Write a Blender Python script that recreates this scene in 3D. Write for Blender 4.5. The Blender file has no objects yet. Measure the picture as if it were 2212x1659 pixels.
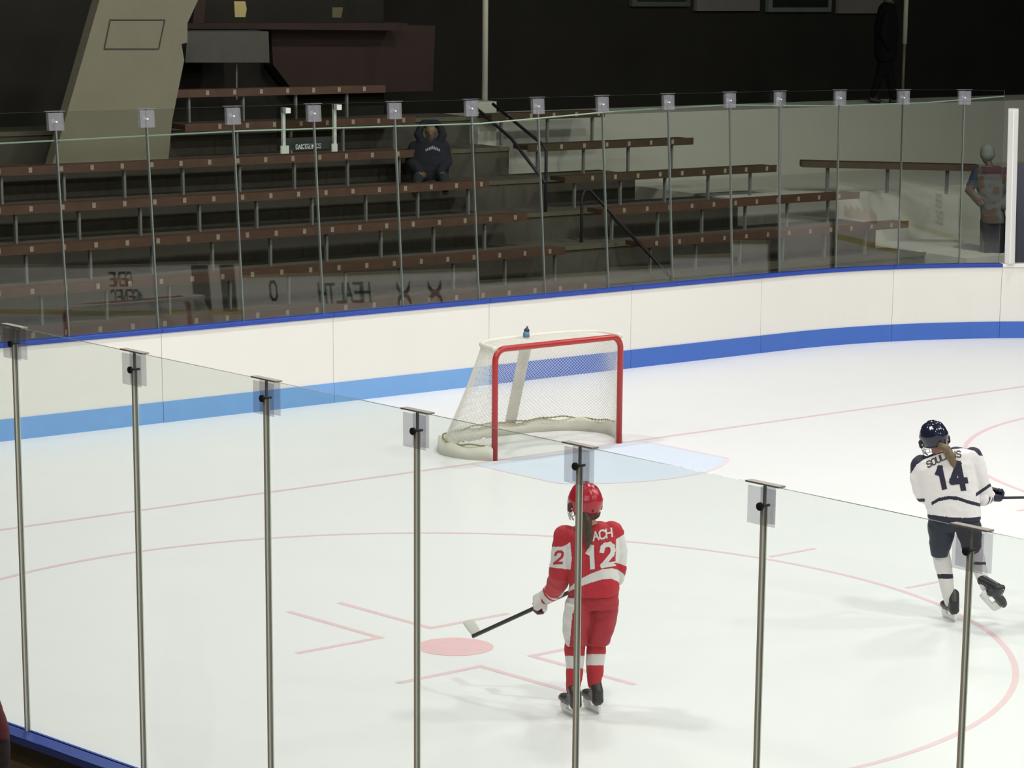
import bpy, bmesh, math, random
import numpy as np
from mathutils import Vector, Matrix, noise
from mathutils.bvhtree import BVHTree
random.seed(7)
sc = bpy.context.scene
PI = math.pi
# ------------------------------------------------------------------ camera, lights, exposure
W, H = 2212, 1659
F = 6725.7556; CX0, CY0 = 796.352, 769.891
CAM = Vector((-22.8686, -24.8715, 6.05258))
YAW, PITCH, ROLL = .8516791, -.2664884, .0405783
fw = Vector((math.cos(PITCH)*math.sin(YAW), math.cos(PITCH)*math.cos(YAW), math.sin(PITCH)))
rt = fw.cross(Vector((0, 0, 1))).normalized(); upv = rt.cross(fw)
R_ = rt*math.cos(ROLL) + upv*math.sin(ROLL); U_ = -rt*math.sin(ROLL) + upv*math.cos(ROLL)
cd = bpy.data.cameras.new('camera'); cam = bpy.data.objects.new('camera', cd); sc.collection.objects.link(cam)
m3 = Matrix((R_, U_, -fw)).transposed()
cam.matrix_world = Matrix.Translation(CAM) @ m3.to_4x4()
cd.sensor_fit = 'HORIZONTAL'; cd.sensor_width = 36; cd.lens = F/W*36
cd.shift_x = -CX0/W; cd.shift_y = CY0/W; cd.clip_start = .5; cd.clip_end = 300
sc.camera = cam
sc.view_settings.view_transform = 'Standard'; sc.view_settings.look = 'None'
sc.view_settings.gamma = 1; sc.view_settings.use_curve_mapping = False
sc.view_settings.exposure = 0.0
sc.cycles.transparent_max_bounces = 32
w = bpy.data.worlds.new('world'); sc.world = w; w.use_nodes = True
w.node_tree.nodes['Background'].inputs[0].default_value = (.8, .85, 1, 1)
w.node_tree.nodes['Background'].inputs[1].default_value = .03
LIGHT_W = 292
for lx in (-9.5, -3, 3.5, 10):
    for ly in (-26, -19, -12, -5, 1):
        ld = bpy.data.lights.new('rink_lamp', 'AREA'); ld.shape = 'DISK'; ld.size = .9
        ld.energy = LIGHT_W; ld.color = (1, .985, .96)
        lo = bpy.data.objects.new('rink_lamp', ld); lo.location = (lx, ly, 9.5); sc.collection.objects.link(lo)
for lx, ly in ((-19, -30), (-19, -14), (-24, -22)):     # lamps over the near stands
    ld = bpy.data.lights.new('stand_lamp', 'AREA'); ld.shape = 'DISK'; ld.size = .9; ld.energy = 260; ld.color = (1, .96, .9)
    lo = bpy.data.objects.new('stand_lamp', ld); lo.location = (lx, ly, 10.5); sc.collection.objects.link(lo)
# ------------------------------------------------------------------ helpers
def ray(px, py):
    return fw + R_*((px-W/2-CX0)/F) - U_*((py-H/2-CY0)/F)
def on(px, py, axis, v):
    d = ray(px, py); t = (v-CAM[axis])/d[axis]; return CAM + d*t
def proj(P):
    d = Vector(P)-CAM; z = d.dot(fw)
    return (W/2+CX0+F*d.dot(R_)/z, H/2+CY0-F*d.dot(U_)/z)
ROOT = sc.collection
def mat(name, col, rough=.6, metal=0, var=0, vscale=8, bump=0, bscale=40, spec=.5):
    m = bpy.data.materials.new(name); m.use_nodes = True; nt = m.node_tree; b = nt.nodes['Principled BSDF']
    b.inputs['Base Color'].default_value = (*col, 1); b.inputs['Roughness'].default_value = rough
    b.inputs['Metallic'].default_value = metal; b.inputs['Specular IOR Level'].default_value = spec
    tc = nt.nodes.new('ShaderNodeTexCoord')
    if var:
        n = nt.nodes.new('ShaderNodeTexNoise'); n.inputs['Scale'].default_value = vscale; n.inputs['Detail'].default_value = 4
        nt.links.new(tc.outputs['Object'], n.inputs['Vector'])
        r = nt.nodes.new('ShaderNodeMapRange'); r.inputs['To Min'].default_value = 1-var; r.inputs['To Max'].default_value = 1+var
        nt.links.new(n.outputs['Fac'], r.inputs['Value'])
        mx = nt.nodes.new('ShaderNodeVectorMath'); mx.operation = 'SCALE'; mx.inputs[0].default_value = col
        nt.links.new(r.outputs[0], mx.inputs['Scale']); nt.links.new(mx.outputs[0], b.inputs['Base Color'])
    if bump:
        n2 = nt.nodes.new('ShaderNodeTexNoise'); n2.inputs['Scale'].default_value = bscale; n2.inputs['Detail'].default_value = 3
        nt.links.new(tc.outputs['Object'], n2.inputs['Vector'])
        bp = nt.nodes.new('ShaderNodeBump'); bp.inputs['Strength'].default_value = bump; bp.inputs['Distance'].default_value = .02
        nt.links.new(n2.outputs['Fac'], bp.inputs['Height']); nt.links.new(bp.outputs[0], b.inputs['Normal'])
    return m
def glassmat(name, tint, ior=1.5, diff=None, dfac=0):
    m = bpy.data.materials.new(name); m.use_nodes = True; nt = m.node_tree; nt.nodes.clear()
    o = nt.nodes.new('ShaderNodeOutputMaterial'); t = nt.nodes.new('ShaderNodeBsdfTransparent'); g = nt.nodes.new('ShaderNodeBsdfGlossy')
    f = nt.nodes.new('ShaderNodeFresnel'); x = nt.nodes.new('ShaderNodeMixShader')
    t.inputs[0].default_value = (*tint, 1); g.inputs['Roughness'].default_value = 0; g.inputs[0].default_value = (1, 1, 1, 1)
    # the same reflectance whether the face is met from outside or from inside the sheet
    ge = nt.nodes.new('ShaderNodeNewGeometry'); mr = nt.nodes.new('ShaderNodeMix'); mr.data_type = 'FLOAT'
    mr.inputs[2].default_value = ior; mr.inputs[3].default_value = 1/ior*1.0
    nt.links.new(ge.outputs['Backfacing'], mr.inputs[0])
    f.inputs[0].default_value = ior
    mi = nt.nodes.new('ShaderNodeMath'); mi.operation = 'MINIMUM'; mi.inputs[1].default_value = .6
    nt.links.new(mr.outputs[0], f.inputs[0]); nt.links.new(f.outputs[0], mi.inputs[0]); nt.links.new(mi.outputs[0], x.inputs[0])
    src = t
    if diff:
        d = nt.nodes.new('ShaderNodeBsdfDiffuse'); d.inputs[0].default_value = (*diff, 1)
        y = nt.nodes.new('ShaderNodeMixShader'); y.inputs[0].default_value = dfac
        nt.links.new(t.outputs[0], y.inputs[1]); nt.links.new(d.outputs[0], y.inputs[2]); src = y
    nt.links.new(src.outputs[0], x.inputs[1]); nt.links.new(g.outputs[0], x.inputs[2]); nt.links.new(x.outputs[0], o.inputs[0])
    return m
def tag(o, label=None, cat=None, group=None, kind=None):
    if label: o['label'] = label
    if cat: o['category'] = cat
    if group: o['group'] = group
    if kind: o['kind'] = kind
    return o
def empty(name, loc, label, cat, group=None, rz=0):
    o = bpy.data.objects.new(name, None); ROOT.objects.link(o); o.location = loc; o.rotation_euler = (0, 0, rz)
    o.empty_display_size = .1
    return tag(o, label, cat, group)
class MB:
    def __init__(s): s.v = []; s.f = []; s.m = []
    def add(s, vs, fs, mi=0):
        k = len(s.v); s.v += [tuple(v) for v in vs]; s.f += [tuple(i+k for i in f) for f in fs]; s.m += [mi]*len(fs); return s
    def box(s, a, b, mi=0):
        (x0, y0, z0), (x1, y1, z1) = a, b
        return s.add([(x0,y0,z0),(x1,y0,z0),(x1,y1,z0),(x0,y1,z0),(x0,y0,z1),(x1,y0,z1),(x1,y1,z1),(x0,y1,z1)],
            [(3,2,1,0),(4,5,6,7),(0,1,5,4),(1,2,6,5),(2,3,7,6),(3,0,4,7)], mi)
    def obox(s, c, ax, ay, az, mi=0):
        c, ax, ay, az = map(Vector, (c, ax, ay, az)); vs = []
        for k in (-1, 1):
            for (i, j) in ((-1,-1),(1,-1),(1,1),(-1,1)): vs.append(c+ax*i+ay*j+az*k)
        return s.add(vs, [(3,2,1,0),(4,5,6,7),(0,1,5,4),(1,2,6,5),(2,3,7,6),(3,0,4,7)], mi)
    def tube(s, pts, r, n=10, mi=0, cap=True):
        pts = [Vector(p) for p in pts]; rr = r if isinstance(r, (list, tuple)) else [r]*len(pts); k = len(s.v); prev = None
        for i, p in enumerate(pts):
            t = (pts[min(i+1, len(pts)-1)]-pts[max(i-1, 0)]).normalized()
            if prev is None: a = t.orthogonal().normalized()
            else: a = (prev-t*prev.dot(t)).normalized()
            prev = a; b = t.cross(a)
            for j in range(n):
                q = 2*PI*j/n; s.v.append(tuple(p+(a*math.cos(q)+b*math.sin(q))*rr[i]))
        for i in range(len(pts)-1):
            for j in range(n):
                s.f.append((k+i*n+j, k+i*n+(j+1) % n, k+(i+1)*n+(j+1) % n, k+(i+1)*n+j)); s.m.append(mi)
        if cap:
            s.f.append(tuple(k+j for j in range(n))[::-1]); s.m.append(mi)
            s.f.append(tuple(k+(len(pts)-1)*n+j for j in range(n))); s.m.append(mi)
        return s
    def capsule(s, pts, rr, n=14):           # rounded ends
        pts = [Vector(p) for p in pts]; P = []; Rr = []
        d0 = (pts[0]-pts[1]).normalized(); d1 = (pts[-1]-pts[-2]).normalized()
        for a in (80, 60, 35, 15): P.append(pts[0]+d0*rr[0]*math.sin(math.radians(a))); Rr.append(rr[0]*math.cos(math.radians(a)))
        P += pts; Rr += list(rr)
        for a in (15, 35, 60, 80): P.append(pts[-1]+d1*rr[-1]*math.sin(math.radians(a))); Rr.append(rr[-1]*math.cos(math.radians(a)))
        return s.tube(P, Rr, n)
    def rings(s, rings, mi=0):               # list of point rings -> closed loft
        n = len(rings[0]); k = len(s.v)
        for r in rings: s.v += [tuple(q) for q in r]
        for i in range(len(rings)-1):
            for j in range(n): s.f.append((k+i*n+j, k+i*n+(j+1) % n, k+(i+1)*n+(j+1) % n, k+(i+1)*n+j)); s.m.append(mi)
        s.f.append(tuple(k+j for j in range(n))[::-1]); s.m.append(mi)
        s.f.append(tuple(k+(len(rings)-1)*n+j for j in range(n))); s.m.append(mi)
        return s
    def prism(s, poly, d, mi=0):             # planar polygon swept by vector d
        n = len(poly); d = Vector(d); vs = [Vector(p) for p in poly]+[Vector(p)+d for p in poly]
        return s.add(vs, [tuple(range(n))[::-1], tuple(range(n, 2*n))]+[(i, (i+1) % n, n+(i+1) % n, n+i) for i in range(n)], mi)
    def mesh(s, name, mats):
        me = bpy.data.meshes.new(name); me.from_pydata(s.v, [], s.f)
        for m in (mats if isinstance(mats, (list, tuple)) else [mats]): me.materials.append(m)
        me.polygons.foreach_set('material_index', s.m); me.update()
        bm = bmesh.new(); bm.from_mesh(me); bmesh.ops.recalc_face_normals(bm, faces=bm.faces); bm.to_mesh(me); bm.free()
        return me
    def build(s, name, mats, parent=None, smooth=False, bevel=0):
        me = s.mesh(name, mats); o = bpy.data.objects.new(name, me); ROOT.objects.link(o)
        if smooth: me.polygons.foreach_set('use_smooth', [True]*len(me.polygons))
        if parent is not None: attach(o, parent)
        if bevel:
            b = o.modifiers.new('b', 'BEVEL'); b.width = bevel; b.segments = 2; b.limit_method = 'ANGLE'
        return o
WM = {}
def attach(o, parent):
    o.parent = parent
    o.matrix_parent_inverse = parent_world(parent).inverted()
def parent_world(p):
    m = p.matrix_basis.copy()
    if p.parent: m = parent_world(p.parent) @ p.matrix_parent_inverse @ m
    return m
def own(loc, mb):      # shift a world-coordinate builder so that the object origin sits at loc
    L = Vector(loc); mb.v = [tuple(Vector(v)-L) for v in mb.v]; return mb
def bake(mb, name, voxel, smooth=2, wrinkle=0, wscale=7, fn=None, mats=None, parent=None):
    me = mb.mesh(name, mats[0]); o = bpy.data.objects.new(name, me); ROOT.objects.link(o)
    r = o.modifiers.new('r', 'REMESH'); r.mode = 'VOXEL'; r.voxel_size = voxel
    dg = bpy.context.evaluated_depsgraph_get(); ev = o.evaluated_get(dg)
    me2 = bpy.data.meshes.new_from_object(ev); o.modifiers.clear(); o.data = me2; bpy.data.meshes.remove(me)
    me2.name = name
    bm = bmesh.new(); bm.from_mesh(me2)
    for _ in range(smooth): bmesh.ops.smooth_vert(bm, verts=bm.verts, factor=.5, use_axis_x=True, use_axis_y=True, use_axis_z=True)
    if wrinkle:
        bm.normal_update(); off = {}
        for v in bm.verts:
            p = v.co; q = Vector((p.x*wscale, p.y*wscale, p.z*wscale*1.6))
            n1 = noise.noise(q); n2 = 1-abs(noise.noise(q*1.3+Vector((9, 3, 1))))*2.2
            off[v.index] = (n1*.6+n2*.5)*wrinkle
        for v in bm.verts: v.co += v.normal*off[v.index]
        bmesh.ops.smooth_vert(bm, verts=bm.verts, factor=.5, use_axis_x=True, use_axis_y=True, use_axis_z=True)
    bm.to_mesh(me2); bm.free()
    me2.materials.clear()
    for m in mats: me2.materials.append(m)
    if fn:
        for p in me2.polygons: p.material_index = fn(p.center)
    me2.polygons.foreach_set('use_smooth', [True]*len(me2.polygons))
    if parent is not None: attach(o, parent)
    return o
ORD = ['first', 'second', 'third', 'fourth', 'fifth', 'sixth', 'seventh', 'eighth', 'ninth', 'tenth', 'eleventh', 'twelfth', 'thirteenth', 'fourteenth', 'fifteenth', 'sixteenth', 'seventeenth', 'eighteenth']
# ------------------------------------------------------------------ materials
M_ice = mat('ice', (.80, .81, .80), .32, var=.025, vscale=.9, bump=.04, bscale=3, spec=.35)
M_board = mat('board_white', (.77, .75, .70), .4, var=.02, vscale=1.5)
M_cap = mat('cap_blue', (.02, .06, .34), .4, var=.12, vscale=3)
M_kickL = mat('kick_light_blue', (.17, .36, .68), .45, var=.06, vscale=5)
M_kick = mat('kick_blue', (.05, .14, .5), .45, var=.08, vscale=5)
M_seam = mat('seam', (.25, .25, .25), .7)
M_dark = mat('dark_metal', (.02, .02, .02), .5)
M_steel = mat('steel_channel', (.66, .64, .54), .4, metal=.1)
M_bar = mat('clamp_bar', (.30, .27, .23), .5)
M_ply = mat('plywood_brown', (.22, .17, .11), .85, var=.25, vscale=4)
M_rim = mat('glass_edge', (.16, .20, .17), .25)
M_gl = glassmat('clear_glass_green', (.962, .985, .968))
M_gl2 = glassmat('clear_glass_far', (.94, .955, .94), 1.58)
M_clip = glassmat('grey_plastic', (.86, .855, .875), 1.45, (.5, .5, .55), .05)
M_clipf = glassmat('grey_plastic_far', (.9, .9, .92), 1.45, (.6, .6, .64), .16)
M_pinkline = mat('line_red', (.75, .55, .565), .4, var=.06, vscale=6)
M_pinkdot = mat('dot_red', (.76, .50, .52), .4, var=.1, vscale=7)
M_crease = mat('crease_blue', (.66, .74, .84), .4, var=.02, vscale=3)
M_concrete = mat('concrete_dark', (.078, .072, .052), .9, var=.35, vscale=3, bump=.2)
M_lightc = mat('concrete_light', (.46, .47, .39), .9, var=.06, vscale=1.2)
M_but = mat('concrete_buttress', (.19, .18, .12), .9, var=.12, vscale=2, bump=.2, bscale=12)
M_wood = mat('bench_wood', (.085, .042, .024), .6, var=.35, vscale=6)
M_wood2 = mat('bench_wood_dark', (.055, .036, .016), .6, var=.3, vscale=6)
M_plate = mat('plate_cream', (.30, .27, .18), .6)
M_leg = mat('galvanised', (.20, .21, .19), .5, metal=.2)
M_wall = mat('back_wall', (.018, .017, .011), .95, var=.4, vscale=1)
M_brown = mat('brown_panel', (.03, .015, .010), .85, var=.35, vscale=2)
M_black = mat('black', (.012, .012, .014), .6)
M_white = mat('white_paint', (.78, .77, .74), .45)
M_net = mat('net_twine', (.66, .65, .58), .8)
M_redpipe = mat('goal_red', (.38, .022, .02), .3)
M_pad = mat('goal_pad', (.64, .63, .54), .7, var=.06, vscale=9)
M_lace = mat('goal_lacing', (.28, .26, .08), .9, var=.3, vscale=20)
# ------------------------------------------------------------------ rink outline (counter-clockwise round the far end)
YE, XR, XL, RC = 3.93, 14.9, -12.82, 7.1
path = []
def arc(cx, cy, a0, a1, n=26):
    return [(cx+RC*math.cos(math.radians(a0+(a1-a0)*i/n)), cy+RC*math.sin(math.radians(a0+(a1-a0)*i/n))) for i in range(n+1)]
outline = [(XL, -46.0)] + [(XL, YE-RC)] + arc(XL+RC, YE-RC, 180, 90)[1:] + arc(XR-RC, YE-RC, 90, 0) + [(XR, -46.0)]
def poly_len(P):
    L = [0]
    for a, b in zip(P, P[1:]): L.append(L[-1]+math.dist(a, b))
    return L
PL = poly_len(outline)
def at_s(s, off=0):
    s = max(0, min(PL[-1]-1e-6, s))
    for i in range(len(PL)-1):
        if PL[i+1] >= s: break
    a, b = Vector(outline[i]), Vector(outline[i+1]); t = (s-PL[i])/(PL[i+1]-PL[i]); p = a.lerp(b, t)
    d = (b-a).normalized(); n = Vector((-d.y, d.x))      # outward (left of travel, clockwise path)
    return p+n*off, d, n
def s_of(x, y):
    best = None
    for i in range(len(PL)-1):
        a, b = Vector(outline[i]), Vector(outline[i+1]); d = b-a; t = max(0, min(1, (Vector((x, y))-a).dot(d)/d.dot(d)))
        q = a+d*t; e = (Vector((x, y))-q).length
        if best is None or e < best[0]: best = (e, PL[i]+t*d.length)
    return best[1]
# ice sheet
bm = MB(); pts = [(x, y, 0) for x, y in outline]
bm.prism([(x, y, -.03) for x, y in outline], (0, 0, .03))
ice = bm.build('floor', M_ice); tag(ice, kind='structure')
g = MB().box((-40, -60, -.3), (45, 30, -.04)).build('floor', mat('rubber_floor', (.13, .095, .06), .9, var=.3, vscale=2)); tag(g, kind='structure')
def ring(mb, cx, cy, r, wd, a0=0, a1=360, n=120, z=.0012):
    vs = []; fs = []
    for i in range(n+1):
        a = math.radians(a0+(a1-a0)*i/n)
        for q in (r-wd/2, r+wd/2): vs.append((cx+q*math.cos(a), cy+q*math.sin(a), z))
    for i in range(n): fs.append((2*i, 2*i+1, 2*i+3, 2*i+2))
    mb.add(vs, fs); return mb
def strip(mb, x0, y0, x1, y1, z=.0012): mb.add([(x0, y0, z), (x1, y0, z), (x1, y1, z), (x0, y1, z)], [(0, 1, 2, 3)])
def icemark(name, mb, m):
    o = mb.build(name, m, ice); return o
mb = MB(); strip(mb, -10.9, -.03, 13.4, .03); icemark('goal_line', mb, M_pinkline)
# crease: truncated semicircle, and its thin red outline
vs = [(1.24, 0), (1.24, -1.34)] + [(1.83*math.cos(math.radians(a)), 1.83*math.sin(math.radians(a))) for a in np.linspace(-47.3, -132.7, 40)] + [(-1.24, -1.34), (-1.24, 0)]
mb = MB(); mb.add([(x, y-.03, .0008) for x, y in vs], [tuple(range(len(vs)))[::-1]]); icemark('goal_crease', mb, M_crease)
mb = MB(); ring(mb, 0, -.03, 1.83, .05, -47.3, -132.7, 50, .0016)
for sx in (-1, 1): strip(mb, sx*1.24-.025, -1.37, sx*1.24+.025, -.03, .0016)
icemark('crease_line', mb, mat('crease_outline', (.76, .66, .74), .4))
for cx in (-6.71, 6.71):
    mb = MB(); ring(mb, cx, -6.1, 4.55, .055); icemark('faceoff_circle', mb, M_pinkline)
    mb = MB(); mb.add([(cx+.31*math.cos(a), -6.1+.31*math.sin(a), .0014) for a in np.linspace(0, 2*PI, 40)[:-1]], [tuple(range(39))]); icemark('faceoff_spot', mb, M_pinkdot)
    for sx in (-1, 1):
        for sy in (-1, 1):
            mb = MB(); x, y = .24*sx, .63*sy; hw = .03
            L1 = 1.2 if True else 0; L2 = .85
            x, y = .27*sx, .62*sy
            strip(mb, cx+x-hw, -6.1+y-hw*sy, cx+x+hw, -6.1+y+L1*sy); strip(mb, cx+x+hw*sx, -6.1+y-hw, cx+x+L2*sx, -6.1+y+hw)
            icemark('faceoff_guide', mb, M_pinkline)
        for yy in (-.85, .85):
            mb = MB(); strip(mb, cx+sx*4.58, -6.1+yy-.025, cx+sx*5.2, -6.1+yy+.025); icemark('hash_mark', mb, M_pinkline)
# ------------------------------------------------------------------ dasher boards
def board(s0, s1, kick, label, cap=True, seams=True, trimcap=M_cap):
    c, d, n = at_s((s0+s1)/2); e = empty('dasher_board', (c.x, c.y, 0), label, 'rink board', 'white dasher boards round the rink')
    N = max(2, int((s1-s0)/.35)); g_ = .003
    ss = [s0+g_+(s1-s0-2*g_)*i/N for i in range(N+1)]
    def sweep(o0, o1, z0, z1):
        mb = MB(); vs = []
        for s in ss:
            a, _, _ = at_s(s, o0); b, _, _ = at_s(s, o1)
            vs += [(a.x, a.y, z0), (b.x, b.y, z0), (b.x, b.y, z1), (a.x, a.y, z1)]
        fs = []
        for i in range(N):
            for j in range(4): fs.append((4*i+j, 4*i+(j+1) % 4, 4*i+4+(j+1) % 4, 4*i+4+j))
        fs += [(3, 2, 1, 0), tuple(4*N+j for j in range(4))]
        return mb.add(vs, fs)
    sweep(0, .03, .0, 1.0).build('panel', M_board, e)
    sweep(-.012, -.0005, .0, .235).build('kick_strip', kick, e)
    if cap: sweep(-.02, .13, 1.0, 1.05).build('cap_rail', trimcap, e, bevel=.006)
    sweep(.031, .07, .90, .995).build('rear_rail', M_dark, e); sweep(.031, .07, .03, .10).build('rear_rail', M_dark, e)
    sweep(.0305, .034, .1, .9).build('backing_sheet', M_ply, e)
    return e
SA = s_of(-4.75, YE)
far_s = [SA+2.4*i for i in range(7)]
s_end = s_of(11.16, 2.96)
far_s = [s for s in far_s if s < s_end-1.2]+[s_end, s_end+2.3, s_end+4.6, s_end+6.9]
lab = ['far white rink board at the left edge of the photo, seen through the near glass', 'far white rink board, next to the leftmost one, upright seam on each side',
       'white rink board behind the left of the goal net', 'white rink board behind the right goal post', 'white rink board right of the goal, first of the three before the curve',
       'white rink board where the far wall starts to curve', 'curved white rink board just left of the pale upright post', 'white rink board without blue cap right of the pale post']
for i in range(len(far_s)-1):
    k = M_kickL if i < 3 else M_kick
    nocap = far_s[i] >= s_end-.01
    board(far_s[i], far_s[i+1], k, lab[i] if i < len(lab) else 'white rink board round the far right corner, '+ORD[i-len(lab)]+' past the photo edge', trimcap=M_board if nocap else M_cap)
for i in range(3):
    board(SA-2.4*(i+1), SA-2.4*i, M_kickL, 'white rink board on the far end outside the left photo edge, '+ORD[i]+' from it')
s_near = s_of(XL, -4.0)
near_b = [s_of(XL, y) for y in (-28, -25.6, -23.2, -20.8, -18.4, -16, -13.6, -11.2, -8.8, -6.4, -4.0)]
for i in range(len(near_b)-1):
    lb = 'near rink board with blue cap in the bottom left corner' if i == 7 else ('near rink board with blue cap at the left photo edge, beside the dark spectator' if i == 8 else 'near rink board below the photo, '+ORD[i]+' from the right end')
    board(near_b[i], near_b[i+1], M_kick, lb)
sb0 = s_of(XR, -5.5)
side_e = empty('dasher_board', (XR, -20, 0), 'long white rink board with adverts on the far right side, seen mirrored in the glass', 'rink board', 'white dasher boards round the rink')
MB().box((XR, -40, 0), (XR+.05, -3.25, 1.0)).build('panel', M_board, side_e)
MB().box((XR-.012, -40, 0), (XR-.001, -3.25, .1)).build('kick_strip', mat('kick_yellow', (.5, .42, .12), .5), side_e)
MB().box((XR-.02, -40, 1.0), (XR+.1, -3.25, 1.05)).build('cap_rail', mat('cap_olive', (.22, .21, .10), .5), side_e)
# adverts on those boards: read by mirror in the end glass
M_ink = mat('ink_black', (.03, .03, .035), .5); M_inkr = mat('ink_red', (.45, .05, .04), .5); M_inkg = mat('ink_green', (.04, .16, .13), .5); M_inkb = mat('ink_blue', (.03, .06, .35), .5)
STROKE = {
 'H': [[(0,0),(0,1)],[(1,0),(1,1)],[(0,.5),(1,.5)]], 'E': [[(1,0),(0,0),(0,1),(1,1)],[(0,.5),(.8,.5)]],
 'A': [[(0,0),(.5,1),(1,0)],[(.2,.38),(.8,.38)]], 'C': [[(1,.82),(.75,1),(.25,1),(0,.8),(0,.2),(.25,0),(.75,0),(1,.18)]],
 'S': [[(1,.85),(.8,1),(.2,1),(0,.8),(.1,.58),(.9,.42),(1,.2),(.8,0),(.2,0),(0,.15)]], 'O': [[(.25,0),(0,.2),(0,.8),(.25,1),(.75,1),(1,.8),(1,.2),(.75,0),(.25,0)]],
 'U': [[(0,1),(0,.2),(.25,0),(.75,0),(1,.2),(1,1)]], 'L': [[(0,1),(0,0),(1,0)]], 'I': [[(.5,0),(.5,1)]], 'T': [[(0,1),(1,1)],[(.5,1),(.5,0)]],
 'M': [[(0,0),(0,1),(.5,.4),(1,1),(1,0)]], 'N': [[(0,0),(0,1),(1,0),(1,1)]], 'D': [[(0,0),(0,1),(.65,1),(1,.75),(1,.25),(.65,0),(0,0)]], 'G': [[(1,.82),(.75,1),(.25,1),(0,.8),(0,.2),(.25,0),(1,0),(1,.45),(.6,.45)]],
 'K': [[(0,0),(0,1)],[(1,1),(0,.45),(1,0)]], 'R': [[(0,0),(0,1),(.8,1),(1,.8),(1,.65),(.8,.48),(0,.48)],[(.45,.48),(1,0)]],
 '1': [[(.18,.76),(.5,1),(.5,0)]], '2': [[(0,.74),(.1,.92),(.3,1),(.72,1),(.95,.88),(1,.68),(.9,.5),(0,.0),(1,0)]], '4': [[(.72,0),(.72,1),(0,.3),(1,.3)]],
}
def text_strokes(txt, height, aspect=.6, gap=.3, width=.16):
    """quads (u, v) of block lettering; origin lower left"""
    quads = []; x = 0; wdt = height*width
    for ch in txt:
        if ch == ' ': x += height*aspect*.7; continue
        cw = height*aspect*(.15 if ch == 'I' else 1)
        for st in STROKE[ch]:
            P = [(x+p[0]*height*aspect if ch != 'I' else x+cw/2, p[1]*height) for p in st]
            for a, b in zip(P, P[1:]):
                L = math.dist(a, b)
                if L < 1e-6: continue
                dx, dy = (b[0]-a[0])/L, (b[1]-a[1])/L; hx, hy = -dy*wdt/2, dx*wdt/2; e = wdt*.45
                a2 = (a[0]-dx*e, a[1]-dy*e); b2 = (b[0]+dx*e, b[1]+dy*e); k = max(1, int((L+2*e)/(height*.09)))
                for q in range(k):
                    t0, t1 = q/k, (q+1)/k; p0 = (a2[0]+(b2[0]-a2[0])*t0, a2[1]+(b2[1]-a2[1])*t0); p1 = (a2[0]+(b2[0]-a2[0])*t1, a2[1]+(b2[1]-a2[1])*t1)
                    quads.append([(p0[0]-hx, p0[1]-hy), (p1[0]-hx, p1[1]-hy), (p1[0]+hx, p1[1]+hy), (p0[0]+hx, p0[1]+hy)])
        x += cw+height*gap*aspect
    return quads, x
def advert_text(txt, y0, z0, h, m, label, aspect=.6):   # read from the ice: text runs toward -Y
    q, wd = text_strokes(txt, h, aspect)
    mb = MB()
    for quad in q: mb.add([(XR-.006, y0-u, z0+v) for u, v in quad], [(0, 1, 2, 3)])
    o = own((XR, y0, z0), mb).build('board_lettering', m); o.location = (XR, y0, z0); tag(o, label, 'lettering', 'adverts on the side boards'); return o
advert_text('HEALTH', -13.75, .50, .34, M_inkg, 'dark green capital letters on the side boards, mirrored in the glass')
advert_text('GENE', -21.4, .62, .26, M_ink, 'upper dark lettering of the two line advert mirrored left in the glass')
advert_text('GENEC', -21.2, .26, .26, M_ink, 'lower dark lettering of the two line advert mirrored left in the glass')
advert_text('O', -16.6, .56, .34, M_ink, 'single dark round letter mirrored in the glass left of the green lettering')
mb = MB()
for i in range(22): mb.box((XR-.007, -8.0-.1*i-(.25 if i > 13 else 0)-.06, .44), (XR-.002, -8.0-.1*i-(.25 if i > 13 else 0), .60+.04*(i % 3)))
tag(mb.build('board_lettering', M_inkr), 'small red lettering on the side boards mirrored behind the goal', 'lettering', 'adverts on the side boards')
for k, yc in enumerate((-11.85, -13.1+.35)):
    mb = MB()
    for sgn in (-1, 1):    # two interlocking open arcs
        P = [(XR-.006, yc+.2*math.sin(a)*1.0, .62+sgn*(.26-.3*math.cos(a)*.8)) for a in np.linspace(-1.25, 1.25, 12)]
        vs = []
        for i, p in enumerate(P):
            wv = .03+.05*abs(i-5.5)/5.5; vs += [(p[0], p[1], p[2]-wv), (p[0], p[1], p[2]+wv)]
        mb.add(vs, [(2*i, 2*i+1, 2*i+3, 2*i+2) for i in range(11)])
    tag(mb.build('board_logo', M_ink), 'dark crossed-arc logo on the side boards, '+('right' if k == 0 else 'left')+' one of two mirrored in the glass', 'logo', 'adverts on the side boards')
for (y0, y1) in ((-19.3, -18.75), (-18.35, -17.9)):
    tag(MB().box((XR-.02, y0, .06), (XR-.013, y1, .97)).build('gate_panel', M_ink), 'dark opening in the side boards, '+('left' if y0 < -19 else 'right')+' of a pair mirrored in the glass', 'gate')
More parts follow.
